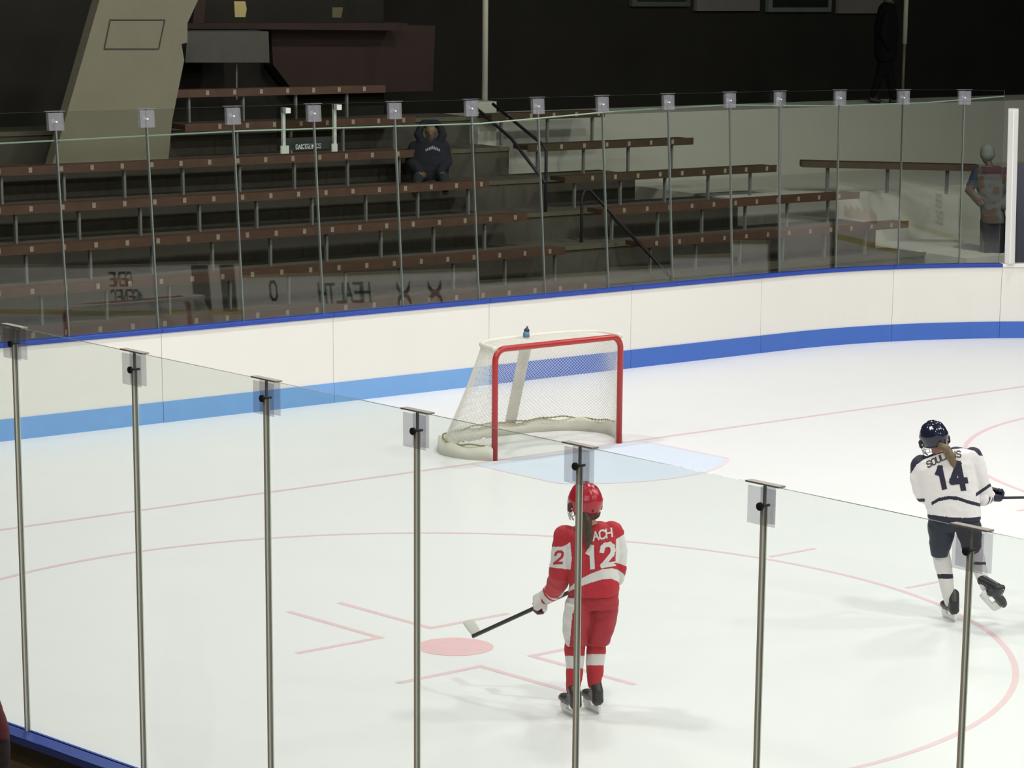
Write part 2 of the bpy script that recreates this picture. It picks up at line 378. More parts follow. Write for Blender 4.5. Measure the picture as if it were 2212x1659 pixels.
# ------------------------------------------------------------------ glass panes
def pane(p0, p1, z0, z1, lean, n2, m, label, group, thick=.014, gap=.004):
    """p0,p1: 2D feet; n2: outward normal in plan"""
    a = Vector((*p0, z0)); b = Vector((*p1, z0)); d = (b-a).normalized(); a += d*gap; b -= d*gap
    up = (Vector((0, 0, 1))+Vector((n2.x, n2.y, 0))*lean); upn = up*(z1-z0); t = Vector((n2.x, n2.y, 0))*thick
    c = a.lerp(b, .5); mb = MB()
    V = [a, b, b+t, a+t]; V += [v+upn for v in V]
    mb.add(V, [(3,2,1,0),(4,5,6,7),(0,1,5,4),(1,2,6,5),(2,3,7,6),(3,0,4,7)])
    mb.m = [1, 1, 0, 1, 0, 1]
    own(c, mb); o = mb.build('rink_shield', [m, M_rim]); o.location = c; tag(o, label, 'glass panel', group); return o
def channel(p, z0, z1, lean, n2, wd, dep, label, group, m=M_steel):
    a = Vector((*p, z0)); n3 = Vector((n2.x, n2.y, 0)); t = Vector((-n2.y, n2.x, 0)); up = Vector((0, 0, z1-z0))+n3*lean*(z1-z0)
    mb = MB(); c = up/2
    mb.obox(c-n3*.004, t*wd/2, n3*.003, up/2); mb.obox(c+n3*.020, t*wd/2, n3*.005, up/2); mb.obox(c+n3*.007, t*.0015, n3*.012, up/2)
    o = mb.build('shield_upright', m); o.location = a; tag(o, label, 'upright channel', group); return o
def clip(p, z1, z0, lean, n2, m, label, group, size=.17, knobr=.017, twist=0, mbar=None, mknob=None):
    n3 = Vector((n2.x, n2.y, 0)); t = Vector((-n2.y, n2.x, 0)); base = Vector((*p, z1))+n3*lean*(z1-z0)
    e = empty('shield_clamp', base, label, 'glass clip', group)
    mb = MB(); mb.obox(base+n3*.007+Vector((0, 0, .006)), t*(size*.62), n3*.022, Vector((0, 0, .004))); mb.build('top_bar', mbar or M_bar, e)
    up = (Vector((0, 0, 1))+n3*lean).normalized()
    for sgn, o_, tw in ((1, .027, 0), (-1, -.015, twist)):
        t2 = (t*math.cos(tw)+n3*math.sin(tw)*.9+up*math.sin(tw)*.35).normalized(); u2 = up
        mb = MB(); mb.obox(base+n3*o_-up*(size*.56), t2*size/2, n3*.003, u2*size/2)
        mb.build('plate', m, e, bevel=0)
    mb = MB(); c = base-up*(size*.56)
    mb.tube([c+n3*.028, c+n3*.032, c+n3*.044, c+n3*.048], [knobr*.8, knobr*1.15, knobr*1.1, knobr*.5], 12); mb.tube([c-n3*.024, c+n3*.03], knobr*.4, 8)
    mb.build('knob', mknob or M_black, e)
    return e
# near side, along x = XL
NZ0, NZ1 = 1.05, 3.446
ny = [-4.7, -5.87, -7.04, -8.21, -9.37, -10.53, -11.70, -12.92, -14.11, -15.33, -16.55, -17.75, -18.95]
nn = Vector((-1, 0)); wherep = {3: 'cut by the left photo edge', 4: 'second from the left', 5: 'third from the left', 6: 'left of the goal, fourth from the left', 7: 'in front of the goal and the left of the red player', 8: 'right of the red player', 9: 'at the right, in front of the white player', 10: 'cut by the right photo edge'}
for i in range(len(ny)-1):
    lb = 'near clear glass pane '+wherep.get(i, 'outside the photo, '+ORD[i]+' along the side wall')
    pane((XL-.004, ny[i]), (XL-.004, ny[i+1]), NZ0, NZ1, 0, nn, M_gl, lb, 'near side glass panes')
near_desc = ['by the left photo edge', 'second from the left', 'third from the left', 'over the ice left of the goal', 'crossing the red player', 'between the two players', 'over the legs of the white player']
for i in range(1, len(ny)-1):
    j = i-4; ds = near_desc[j] if 0 <= j < 7 else 'outside the photo, '+ORD[i]+' along the side wall'
    channel((XL-.004, ny[i]), NZ0, NZ1-.1, 0, nn, .015, .02, 'slim metal upright of the near glass '+ds, 'near glass channels')
    clip((XL-.004, ny[i]), NZ1, NZ0, 0, nn, M_clip, 'grey square clip on the near glass '+ds, 'near glass clips', twist=[0, .1, 0, .25, .15, .45, -.3][j] if 0 <= j < 7 else 0)
# far end and corner
FZ0, FZ1 = 1.05, 3.43; LEAN = .05
jx = [-5.85, -4.68, -3.52, -2.36, -1.2, -.06, 1.13, 2.32, 3.40, 4.48]
js = [s_of(x, YE) for x in jx]+[s_of(5.62, 3.92), s_of(6.72, 3.9), s_of(7.62, 3.9), s_of(8.66, 3.8), s_of(9.7, 3.6), s_of(10.6, 3.25), s_of(11.13, 2.98)]
frp = [Vector(at_s(s, .035)[0]) for s in js]
def mirror_z(px, py, a, n2, lean):
    d = ray(px, py).normalized(); n = Vector((-n2.x, -n2.y, lean)).normalized(); P0 = Vector((a.x, a.y, FZ0))
    t = (P0-CAM).dot(n)/d.dot(n); G = CAM+d*t; r = d-n*2*d.dot(n)
    ts = [(XR-G.x)/r.x if r.x > 1e-6 else 1e9, (XL-G.x)/r.x if r.x < -1e-6 else 1e9, (-46-G.y)/r.y if r.y < -1e-6 else 1e9]
    k = min(x for x in ts if x > 0); mirror_z.hit = (round(G.x+r.x*k, 1), round(G.y+r.y*k, 1), round(G.z, 2), round(G.z+r.z*k, 2)); return mirror_z.hit[3]
def lean_for(i, py):        # each sheet is plumbed a little differently: find its lean from where it mirrors the board tops
    a = frp[i]; d = (frp[i+1]-frp[i]).normalized(); n2 = Vector((-d.y, d.x)); m = (frp[i]+frp[i+1])/2
    px = proj((m.x, m.y, 1.5))[0]; lo, hi = -.05, .12
    for _ in range(40):
        c = (lo+hi)/2
        if mirror_z(px, py, a, n2, c) < 1.05: lo = c
        else: hi = c
    return (lo+hi)/2
LEANS = []
for i, y_ in enumerate([572, 572, 572, 565, 592, 588, 582, 602, 590, 575, 550, 520, 468, 405, 400, 390]): LEANS.append(lean_for(i, y_)); print(i, round(LEANS[-1], 3), mirror_z.hit)
print('LEANS', [round(x, 3) for x in LEANS])
for i in range(len(js)-1):
    LEAN = LEANS[i]
    d = (frp[i+1]-frp[i]).normalized(); n2 = Vector((-d.y, d.x))
    ds = (ORD[i-1]+' from the left photo edge') if i >= 1 else 'outside the left photo edge'
    if i == len(js)-2: ds = 'beside the pale upright post'
    pane(frp[i], frp[i+1], FZ0, FZ1, LEAN, n2, M_gl2, 'tall clear glass pane on the far boards, '+ds, 'far glass panes')
for i in range(1, len(js)-1):
    LEAN = (LEANS[i-1]+LEANS[i])/2
    _, d, n2 = at_s(js[i]); ds = ORD[i-2]+' from the left photo edge' if i >= 2 else 'outside the left photo edge'
    channel(frp[i], FZ0, FZ1-.12, LEAN, n2, .014, .02, 'thin upright channel of the far glass, '+ds, 'far glass channels', mat('far_channel', (.15, .165, .15), .5) if i == 1 else bpy.data.materials['far_channel'])
    clip(frp[i], FZ1, FZ0, LEAN, n2, M_clipf, 'translucent square clip atop the far glass, '+ds, 'far glass clips', size=.185, knobr=.026, mbar=M_clipf, mknob=M_white)
# pale padded end post
pb = at_s(s_of(11.25, 2.93), .03)[0]
e = empty('corner_pillar', (pb.x, pb.y, 1.05), 'thick pale upright post at the end of the far glass', 'post')
MB().obox((pb.x+.01, pb.y+.01, 2.11), (.055, 0, 0), (0, .055, 0), (.02, .05, 1.06)).build('post_pad', M_white, e, bevel=.012)
MB().obox((pb.x+.03, pb.y+.06, 3.16), (.05, 0, 0), (0, .05, 0), (0, 0, .03)).build('post_cap', M_white, e)
# solid green tube modelling the opposite glass edge reflected in the far glass
refl = [on(0, 310, 1, 4.12), on(520, 283, 1, 4.12), on(1037, 267, 1, 4.12), on(1300, 243, 1, 4.12)]
P = [Vector(c) for c in refl]+[on(1400, 236, 1, 4.2), on(1570, 227, 1, 4.25), on(1800, 229, 1, 4.2), on(2000, 222, 1, 4.0), on(2170, 208, 1, 3.7)]
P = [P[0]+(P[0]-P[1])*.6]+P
tag(own(P[3], MB().tube(P, .009, 6)).build('edge_reflection', mat('reflection_green', (.26, .36, .27), .4)), 'thin pale green tube modelling a glass edge reflected in the far glass', 'edge_reflection').location = P[3]
# ------------------------------------------------------------------ stands behind the far end
rowY = [5.2+.75*k for k in range(-1, 6)]       # front edge of each bench
rowZ = [1.38+.36*k for k in range(-1, 6)]
edge = [11.9, 11.7, 11.45, 9.3, 8.0, 6.3, 6.3]
names = ['lowest', 'second', 'third', 'fourth', 'fifth', 'sixth', 'top']
stand = empty('floor_stand', (0, 4.3, 0), None, None); stand['kind'] = 'structure'
dk = MB(); lg = MB()
for k in range(7):
    y0 = rowY[k]-.28; z = rowZ[k]-.40
    dk.box((-9, y0, -.04), (edge[k], y0+.75, z))
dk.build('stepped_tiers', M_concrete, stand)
lg.box((9.32, rowY[3]-.28, -.04), (24, 8.79, 1.72)); lg.box((11.92, 4.3, -.04), (24, rowY[3]-.29, .95)); lg.build('pale_tiers_and_haze', M_lightc, stand)  # lower pale block also carries the corner panes' reflected brightness in its colour
nos = MB()
for k in range(7): nos.box((-9, rowY[k]-.30, rowZ[k]-.44), (edge[k], rowY[k]-.281, rowZ[k]-.385))
nos.build('step_edge', mat('step_edge', (.11, .10, .06), .8, var=.2), stand)
def bench(x0, x1, y, z, label, wood, plates=True, group='bleacher benches', legstep=.86, ph=.2, plateph=0):
    e = empty('bleacher_bench', ((x0+x1)/2, y, z-.40), label, 'bench', group)
    mb = MB(); mb.box((x0, y-.02, z-.03), (x1, y+.27, z+.03)); mb.box((x0, y-.028, z-.055), (x1, y-.02, z+.045)); mb.build('seat_plank', wood, e)
    x = x0+ph
    while x < x1-.05:
        MB().box((x-.015, y+.03, z-.40), (x+.015, y+.07, z-.03)).build('leg', M_leg, e); x += legstep
    if plates:
        x = x0+.18+plateph
        while x < x1-.1:
            MB().box((x-.024, y-.034, z-.03), (x+.024, y-.0285, z+.03)).build('number_plate', M_plate, e); x += .43
    return e
for k in range(7):
    x1 = 4.85 if k != 6 else 4.95
    x0 = -6 if k < 5 else 1.1+.3*(k-5)
    bench(x0, x1, rowY[k], rowZ[k], 'red-brown bleacher bench left of the aisle, '+names[k]+' row'+(' counted upward' if 0 < k < 6 else ''), M_wood, plateph=(.07*k) % .43, ph=.1+(.31*k) % .8)
for k in range(1, 6):
    x1 = [0, 11.6, 11.35, 10.36, 9.39, 8.34][k]
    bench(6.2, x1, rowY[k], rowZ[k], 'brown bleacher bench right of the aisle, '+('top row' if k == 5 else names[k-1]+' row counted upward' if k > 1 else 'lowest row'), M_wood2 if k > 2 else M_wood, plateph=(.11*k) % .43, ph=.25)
# angled benches past the corner
def abench(A, B, label, m):
    A, B = Vector(A), Vector(B); d = (B-A).normalized(); n = Vector((-d.y, d.x, 0)); e = empty('bleacher_bench', ((A+B)/2)[:], label, 'bench', 'bleacher benches')
    mb = MB(); mb.obox((A+B)/2, (B-A)/2, n*.13, (0, 0, .045)); mb.build('seat_plank', m, e)
    L = (B-A).length; x = .4
    while x < L:
        c = A+d*x; MB().box((c.x-.02, c.y-.02, c.z-.40), (c.x+.02, c.y+.02, c.z-.03)).build('leg', M_leg, e); x += .9
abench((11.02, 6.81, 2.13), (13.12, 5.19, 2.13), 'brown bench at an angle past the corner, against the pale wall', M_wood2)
# pale landing wall behind the right section, light concourse floor
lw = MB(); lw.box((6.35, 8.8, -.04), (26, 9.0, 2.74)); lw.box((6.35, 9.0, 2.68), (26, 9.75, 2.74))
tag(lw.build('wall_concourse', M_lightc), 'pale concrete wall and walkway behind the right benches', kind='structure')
# handrails
def rail(P, label, r=.022):
    P = [Vector(p) for p in P]; o = own(P[-1], MB().tube(P, r, 8)).build('handrail', M_black, smooth=True); o.location = P[-1]; return tag(o, label, 'handrail', 'black aisle handrails')
rail([on(1000, 212, 1, 8.0), on(1040, 243, 1, 7.6), on(1105, 300, 1, 6.9), on(1178, 395, 1, 5.9)], 'black handrail sloping down the aisle beside the seated spectator')
r1 = on(1180, 322, 1, 6.5); rail([on(1065, 225, 1, 8.0), on(1172, 312, 1, 6.55), r1, Vector((r1.x, r1.y, 1.35))], 'black handrail ending in an upright at the head of the aisle')
r2 = on(1257, 425, 1, 6.0); rail([on(1450, 600, 1, 4.6), on(1275, 412, 1, 6.0), on(1262, 412, 1, 6.0), r2, Vector((r2.x, r2.y, 1.0))], 'lower black handrail with a bent top in front of the right benches')
rail([on(1325, 470, 1, 5.4), on(1400, 545, 1, 4.8), on(1440, 590, 1, 4.5)], 'short black handrail low behind the glass right of the aisle')
# tall poles
P1 = on(1047, 230, 1, 8.7); o = MB().tube([(0, 0, 0), (0, 0, 4)], .042, 12).build('pole', mat('pole_cream', (.50, .47, .38), .5), smooth=True); o.location = P1; tag(o, 'tall cream pole rising from the aisle in the dark stands', 'pole')
P2 = on(1950, 190, 1, 9.5); P2.z = 2.74; o = MB().tube([(0, 0, 0), (0, 0, .9)], .025, 12).build('pole', mat('pole_olive', (.12, .12, .07), .5), smooth=True); o.location = P2
mb = MB().tube([(0, 0, .9), (0, 0, 4)], .04, 12); a = mb.build('upper_sleeve', mat('pole_pale', (.42, .43, .33), .5), smooth=True); a.parent = o; tag(o, 'pale pole behind the walkway near the right photo edge', 'pole')
P3 = on(1042, 285, 1, 8.6); mb = MB().box((P3.x-.17, 8.5, 2.0), (P3.x+.17, 8.78, 3.0)); tag(mb.build('pedestal', M_lightc), 'pale concrete block at the foot of the tall cream pole', 'pedestal')
# leaning buttress
yb = 8.02
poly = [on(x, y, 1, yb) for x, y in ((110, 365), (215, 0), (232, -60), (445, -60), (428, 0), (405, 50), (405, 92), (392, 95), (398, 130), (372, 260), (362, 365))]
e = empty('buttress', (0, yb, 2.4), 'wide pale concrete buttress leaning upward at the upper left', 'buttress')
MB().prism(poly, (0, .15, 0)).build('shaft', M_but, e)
q = [on(x, y, 1, yb-.004) for x, y in ((238, 43), (356, 43), (343, 106), (225, 106))]
mb = MB()
for a, b in zip(q, q[1:]+q[:1]): mb.tube([a, b], .009, 5)
mb.build('hatch_outline', mat('hatch_line', (.06, .055, .04), .9), e)
# back wall, press box, panels
def wpoly(name, pts, y, th, m, label, cat, gr=None):
    P = [on(a, b, 1, y) for a, b in pts]; o = own(P[0], MB().prism(P, (0, th, 0))).build(name, m); o.location = P[0]; return tag(o, label, cat, gr)
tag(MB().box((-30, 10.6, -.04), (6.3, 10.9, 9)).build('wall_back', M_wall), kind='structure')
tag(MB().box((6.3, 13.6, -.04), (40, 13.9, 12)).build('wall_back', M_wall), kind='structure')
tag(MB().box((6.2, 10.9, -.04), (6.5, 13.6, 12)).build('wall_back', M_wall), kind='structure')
tag(MB().box((26, -60, -.3), (26.3, 13.6, 12)).build('wall_right', M_wall), kind='structure')
tag(MB().box((-40, -60, 11.5), (45, 30, 11.8)).build('ceiling', M_wall), kind='structure')
tag(MB().box((-40, -60.3, -.3), (45, -60, 12)).build('wall_front', M_wall), kind='structure')
tag(MB().box((-40.3, -60, -.3), (-40, 30, 12)).build('wall_left', M_wall), kind='structure')
tag(MB().box((15.5, -40, -.04), (17.5, -6, .5)).build('floor', M_concrete), kind='structure')
wpoly('vent_housing', ((405, 68), (580, 68), (582, 135), (400, 135)), 9.6, .5, mat('grey_panel', (.075, .075, .06), .8, var=.15), 'plain grey panel box right of the leaning buttress', 'panel')
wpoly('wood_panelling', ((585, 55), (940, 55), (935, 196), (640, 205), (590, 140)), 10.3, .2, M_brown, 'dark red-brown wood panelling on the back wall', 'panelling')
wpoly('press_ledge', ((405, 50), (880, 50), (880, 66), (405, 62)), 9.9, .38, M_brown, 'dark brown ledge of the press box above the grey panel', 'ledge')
wpoly('window_sill_post', ((425, -20), (447, -20), (440, 52), (416, 52)), 9.9, .1, M_brown, 'dark red upright post of the press box beside the buttress', 'post')
wpoly('paper_sheet', ((506, 3), (530, 3), (533, 20), (530, 37), (508, 37)), 10.585, .014, mat('yellow_paper', (.62, .50, .20), .8), 'yellow paper sheet hanging in the press box window', 'paper')
wpoly('paper_sheet', ((718, 16), (741, 16), (737, 38), (718, 38)), 10.585, .014, mat('dim_paper', (.16, .14, .07), .8), 'dim yellow paper sheet right of the bright one in the press box', 'paper')
tag(own(on(511, 165, 1, 9.8), MB().tube([on(511, 132, 1, 9.8), on(511, 215, 1, 9.8)], .012, 8)).build('pipe', M_leg), 'thin grey upright pipe above the top left bench', 'pipe').location = on(511, 165, 1, 9.8)
wpoly('padded_screen', ((2198, 355), (2275, 350), (2275, 640), (2198, 640)), 4.15, .1, mat('screen_blue_grey', (.10, .105, .135), .85, var=.12, vscale=4), 'blue-grey padded screen at the right photo edge beside the pale pillar', 'screen')
# framed pictures high on the back wall at right
for (x0, x1, yb_, c, lbl, inner) in ((1366, 1491, 14, (.10, .11, .09), 'green-centred framed picture on the dark wall, leftmost of four', (.01, .035, .02)), (1505, 1641, 24, (.20, .19, .16), 'pale grey picture on the dark wall, second of four from the left', None),
                       (1660, 1796, 26, (.15, .19, .16), 'framed picture with bright top, third of four from the left', (.015, .02, .015)), (1812, 1929, 29, (.22, .20, .18), 'pale picture on the dark wall nearest the pale pole', None)):
    A = on(x0, yb_, 1, 13.5); B = on(x1, yb_+2, 1, 13.5); e = empty('framed_picture', (A.x, 13.5, A.z), lbl, 'picture', 'pictures high on the back wall')
    MB().box((A.x, 13.5, A.z), (B.x, 13.58, A.z+.9)).build('frame', mat('frame_tone', c, .6, var=.15, vscale=5), e)
    if inner: MB().box((A.x+.1, 13.49, A.z+.08), (B.x-.1, 13.5, A.z+.8)).build('image', mat('image_tone', inner, .5, var=.5, vscale=6), e)
# scoreboard on the outside of the glass
ys = 4.2
A = on(612, 326, 1, ys); B = on(722, 318, 1, ys); T = on(612, 232, 1, ys)
e = empty('scoreboard', (A.x, ys, A.z), 'dark scoreboard with pale side brackets behind the far glass', 'scoreboard')
MB().box((A.x-.02, ys+.01, A.z+.0), (B.x+.03, ys+.09, A.z+.14)).build('lower_panel', mat('panel_black', (.018, .022, .018), .7), e)
MB().box((A.x-.02, ys+.03, A.z+.14), (B.x+.03, ys+.09, T.z)).build('display', glassmat('smoked_display', (.75, .75, .7), 1.02), e)
mw_ = mat('bracket_white', (.52, .55, .50), .5)
for X_, zt in ((A.x, T.z), (B.x, T.z+.02)):
    mb = MB().box((X_-.02, ys-.02, A.z), (X_+.02, ys+.01, zt)); mb.box((X_-.045, ys-.022, A.z-.03), (X_+.065 if X_ == A.x else X_+.03, ys+.0, A.z+.06)); mb.box((X_-.02, ys-.085, zt-.06), (X_+.045, ys+.0, zt)); mb.build('bracket', mw_, e)
q, wd = text_strokes('DAKTRONICS', .05, .62, .35, .2); mb = MB()
x0 = on(640, 322, 1, ys).x; k_ = (on(695, 318, 1, ys).x-x0)/wd; z0 = on(640, 322, 1, ys).z
for quad in q: mb.add([(x0+u*k_, ys+.004, z0+v) for u, v in quad], [(0, 1, 2, 3)])
mb.build('lettering', mat('lettering_white', (.75, .8, .78), .5), e)
# ------------------------------------------------------------------ goal
goal = empty('hockey_goal', (0, 0, 0), 'red framed ice hockey goal with white net on the goal line', 'hockey goal')
gw, gh, rr_ = .915, 1.19, .13
fr = [(-gw, 0, 0), (-gw, 0, gh-rr_)]+[(-gw+rr_-rr_*math.cos(a), 0, gh-rr_+rr_*math.sin(a)) for a in np.linspace(.2, PI/2, 7)]
fr += [(gw-rr_+rr_*math.sin(a), 0, gh-rr_+rr_*math.cos(a)) for a in np.linspace(0, PI/2-.2, 7)]+[(gw, 0, gh-rr_), (gw, 0, 0)]
MB().tube(fr, .033, 14).build('goal_frame', M_redpipe, goal, smooth=True)
GR = math.radians(-9)
def gy(x, y):  # the back of the goal is swung a little to the right
    return (x+.13*y, y)
def base_pt(s):
    # s in [0,1] left post -> back -> right post at the ice
    key = [(-.915, 0), (-1.13, .3), (-1.17, .62), (-.93, .95), (-.5, 1.1), (0, 1.14), (.5, 1.1), (.93, .95), (1.17, .62), (1.13, .3), (.915, 0)]
    return spline(key, s)
def top_pt(s):
    key = [(-.915, 0), (-.90, .18), (-.84, .36), (-.62, .48), (-.3, .52), (0, .53), (.3, .52), (.62, .48), (.84, .36), (.90, .18), (.915, 0)]
    return spline(key, s)
def spline(key, s):
    n = len(key)-1; t = s*n; i = min(n-1, int(t)); f = t-i
    p0, p1, p2, p3 = key[max(i-1, 0)], key[i], key[i+1], key[min(i+2, n)]
    r = []
    for a, b, c, d in zip(p0, p1, p2, p3): r.append(.5*((2*b)+(-a+c)*f+(2*a-5*b+4*c-d)*f*f+(-a+3*b-3*c+d)*f**3))
    return gy(*r)
def netpt(s, h):
    b, t = base_pt(s), top_pt(s); k = h**1.15; sag = .05*math.sin(PI*h)*math.sin(PI*s)
    x = b[0]+(t[0]-b[0])*k; y = b[1]+(t[1]-b[1])*k-sag
    return Vector((x, y, .03+1.15*h))
NU, NV = 92, 32
def net_mesh(name, P, nu, nv, th):
    me = bpy.data.meshes.new(name); vs = []; fs = []
    for j in range(nv+1):
        for i in range(nu+1): vs.append(P(i/nu, j/nv))
    def id_(i, j): return j*(nu+1)+i
    # diamonds on the checkerboard of vertices
    for j in range(1, nv):
        for i in range(1, nu):
            if (i+j) % 2 == 0: fs.append((id_(i-1, j), id_(i, j-1), id_(i+1, j), id_(i, j+1)))
    me.from_pydata(vs, [], fs); me.materials.append(M_net); o = bpy.data.objects.new(name, me); ROOT.objects.link(o)
    w_ = o.modifiers.new('w', 'WIREFRAME'); w_.thickness = th; w_.use_even_offset = False
    attach(o, goal); return o
net_mesh('net', netpt, 176, 60, .0052)
def topnet(u, v):
    t = top_pt(u); return Vector((t[0], t[1]*v, gh+.0+.0*v))
net_mesh('top_net', lambda u, v: Vector((top_pt(u)[0], top_pt(u)[1]*v, gh+.005)), 80, 24, .0052)
MB().tube([(*top_pt(s), gh+.005) for s in np.linspace(0, 1, 40)], .028, 10).build('top_frame', M_pad, goal, smooth=True)
mb = MB(); vs = []; N = 60
for i in range(N+1):
    s = i/N; b = Vector((*base_pt(s), 0)); n_ = b.copy(); n_.y -= .3; n_.normalize()
    h = .13+.02*math.sin(i*.9)
    vs += [b-n_*.05+Vector((0, 0, .002)), b+n_*.05+Vector((0, 0, .002)), b+n_*.035+Vector((0, 0, h)), b-n_*.02+Vector((0, 0, h+.01))]
mb.add(vs, [(4*i+j, 4*i+(j+1) % 4, 4*i+4+(j+1) % 4, 4*i+4+j) for i in range(N) for j in range(4)]+[(3, 2, 1, 0), tuple(4*N+j for j in range(4))])
mb.build('base_skirt', M_pad, goal, smooth=True)
MB().tube([Vector((*base_pt(s), .15+.005*math.sin(s*95)+.009*math.sin(s*31)))+Vector((0, -.02, 0)) for s in np.linspace(.04, .97, 160)], .009, 6).build('base_lacing', M_lace, goal)
# snow gathered inside the base
mb = MB(); 
for i in range(60):
    s = random.uniform(.03, .45); b = Vector((*base_pt(s), .0)); q = random.uniform(.80, .97); r = random.uniform(.012, .035)
    mb.add([(b.x*q+r*math.cos(a), b.y*q+r*math.sin(a)*.8, .002) for a in np.linspace(0, 2*PI, 8)[:-1]]+[(b.x*q, b.y*q, r*.8)], [(k, (k+1) % 7, 7) for k in range(7)])
tag(mb.build('snow', M_white, goal), kind='stuff')
a0, b0 = Vector((.02, .53, gh)), Vector((.36, 1.2, .05))
mb = MB(); mb.obox((a0+b0)/2, (.065, -.01, 0), (0, .012, .004), (b0-a0)/2); mb.build('back_strap', M_pad, goal)
# inner floor net edge
bt = empty('water_bottle', (-.1, .42, gh+.03), 'small dark blue water bottle on top of the goal', 'bottle')
mb = MB(); mb.tube([(-.1, .42, gh+.02), (-.1, .42, gh+.05), (-.1, .42, gh+.055), (-.098, .42, gh+.075), (-.095, .42, gh+.085)], [.036, .037, .036, .030, .022], 16); mb.build('bottle_body', mat('bottle_blue', (.10, .22, .33), .35), bt, smooth=True)
mb = MB(); mb.tube([(-.095, .42, gh+.083), (-.092, .42, gh+.10), (-.088, .42, gh+.12), (-.085, .42, gh+.14)], [.031, .03, .012, .007], 14); mb.build('bottle_cap', mat('cap_navy', (.02, .035, .05), .4), bt, smooth=True)
tag(MB().box((XL-.05, -46, 0), (XL, -28.05, 1.05)).build('wall_boards_near', M_board), kind='structure')
tag(MB().box((XL, -46.1, 0), (XR, -46, 1.05)).build('wall_boards_end', M_board), kind='structure')

# ------------------------------------------------------------------ people
class Fig:
    """local frame at a ground point: at(px, py, depth) gives the world point on the upright plane facing the camera"""
    def __init__(s, G):
        s.G = Vector(G); d = s.G-CAM; d.z = 0; s.f = d.normalized(); s.r = Vector((s.f.y, -s.f.x, 0)); s.k = F/((s.G-CAM).dot(fw))
    def at(s, px, py, dy=0):
        d = ray(px, py); t = ((s.G-CAM).dot(s.f)+dy)/d.dot(s.f); return CAM+d*t
    def L(s, v): return s.G+s.r*v[0]+s.f*v[1]+Vector((0, 0, v[2]))
    def torso(s, mb, rows, n=28, e=2.4):
        """rows: (pxL, pyL, pxR, pyR, depth centre, half depth)"""
        R = []
        for (xl, yl, xr, yr, dc, hd) in rows:
            a, b = s.at(xl, yl, dc), s.at(xr, yr, dc); c = (a+b)/2; u = (b-a)/2; v = s.f*hd; ring_ = []
            for j in range(n):
                q = 2*PI*j/n; cx, cy = math.cos(q), math.sin(q)
                ring_.append(c+u*math.copysign(abs(cx)**(2/e), cx)+v*math.copysign(abs(cy)**(2/e), cy))
            R.append(ring_)
        return mb.rings(R)
    def limb(s, mb, pts, n=16):   # pts (px, py, depth, radius px)
        return mb.capsule([s.at(p[0], p[1], p[2]) for p in pts], [p[3]/s.k for p in pts], n)
def decal(parent_mesh_obj, fig, quads, origin, du, dv, m, name, root, off=.004, cam_ray=True):
    """lettering laid on a garment: each corner is dropped onto the cloth"""
    dgm = parent_mesh_obj.data; bv = BVHTree.FromPolygons([v.co.copy() for v in dgm.vertices], [tuple(p.vertices) for p in dgm.polygons])
    mb = MB()
    for q in quads:
        P = []
        for (u, v) in q:
            px = origin[0]+u*du[0]+v*dv[0]; py = origin[1]+u*du[1]+v*dv[1]; d = ray(px, py).normalized()
            h = bv.ray_cast(CAM, d)
            if h[0] is None: break
            P.append(h[0]-d*off)
        if len(P) == len(q) and max((P[0]-x).length for x in P) < .08: mb.add(P, [tuple(range(len(P)))])
    return mb.build(name, m, root)
def head(fig, c, fwd_, upx, r, skin, root, name='body', extra=None):
    """skull with face; c centre, fwd_ facing, upx up; r head half height"""
    fwd_ = fwd_.normalized(); side = fwd_.cross(upx).normalized(); up = side.cross(fwd_).normalized()
    mb = extra or MB()
    def P(x, y, z): return c+side*x*r+fwd_*y*r+up*z*r
    mb.capsule([P(0, -.12, .25), P(0, .05, .2)], [.70*r, .66*r]); mb.capsule([P(0, .12, -.1), P(0, .22, -.5)], [.58*r, .42*r])
    mb.capsule([P(0, .70, .05), P(0, .86, -.18)], [.07*r, .12*r], 8)
    mb.capsule([P(-.14, .60, -.48), P(.14, .60, -.48)], [.09*r, .09*r], 8); mb.capsule([P(-.3, .55, .1), P(.3, .55, .1)], [.11*r, .11*r], 8)
    for sg in (-1, 1): mb.capsule([P(sg*.68, 0, .1), P(sg*.68, 0, -.15)], [.12*r, .1*r], 8)
    return mb, P
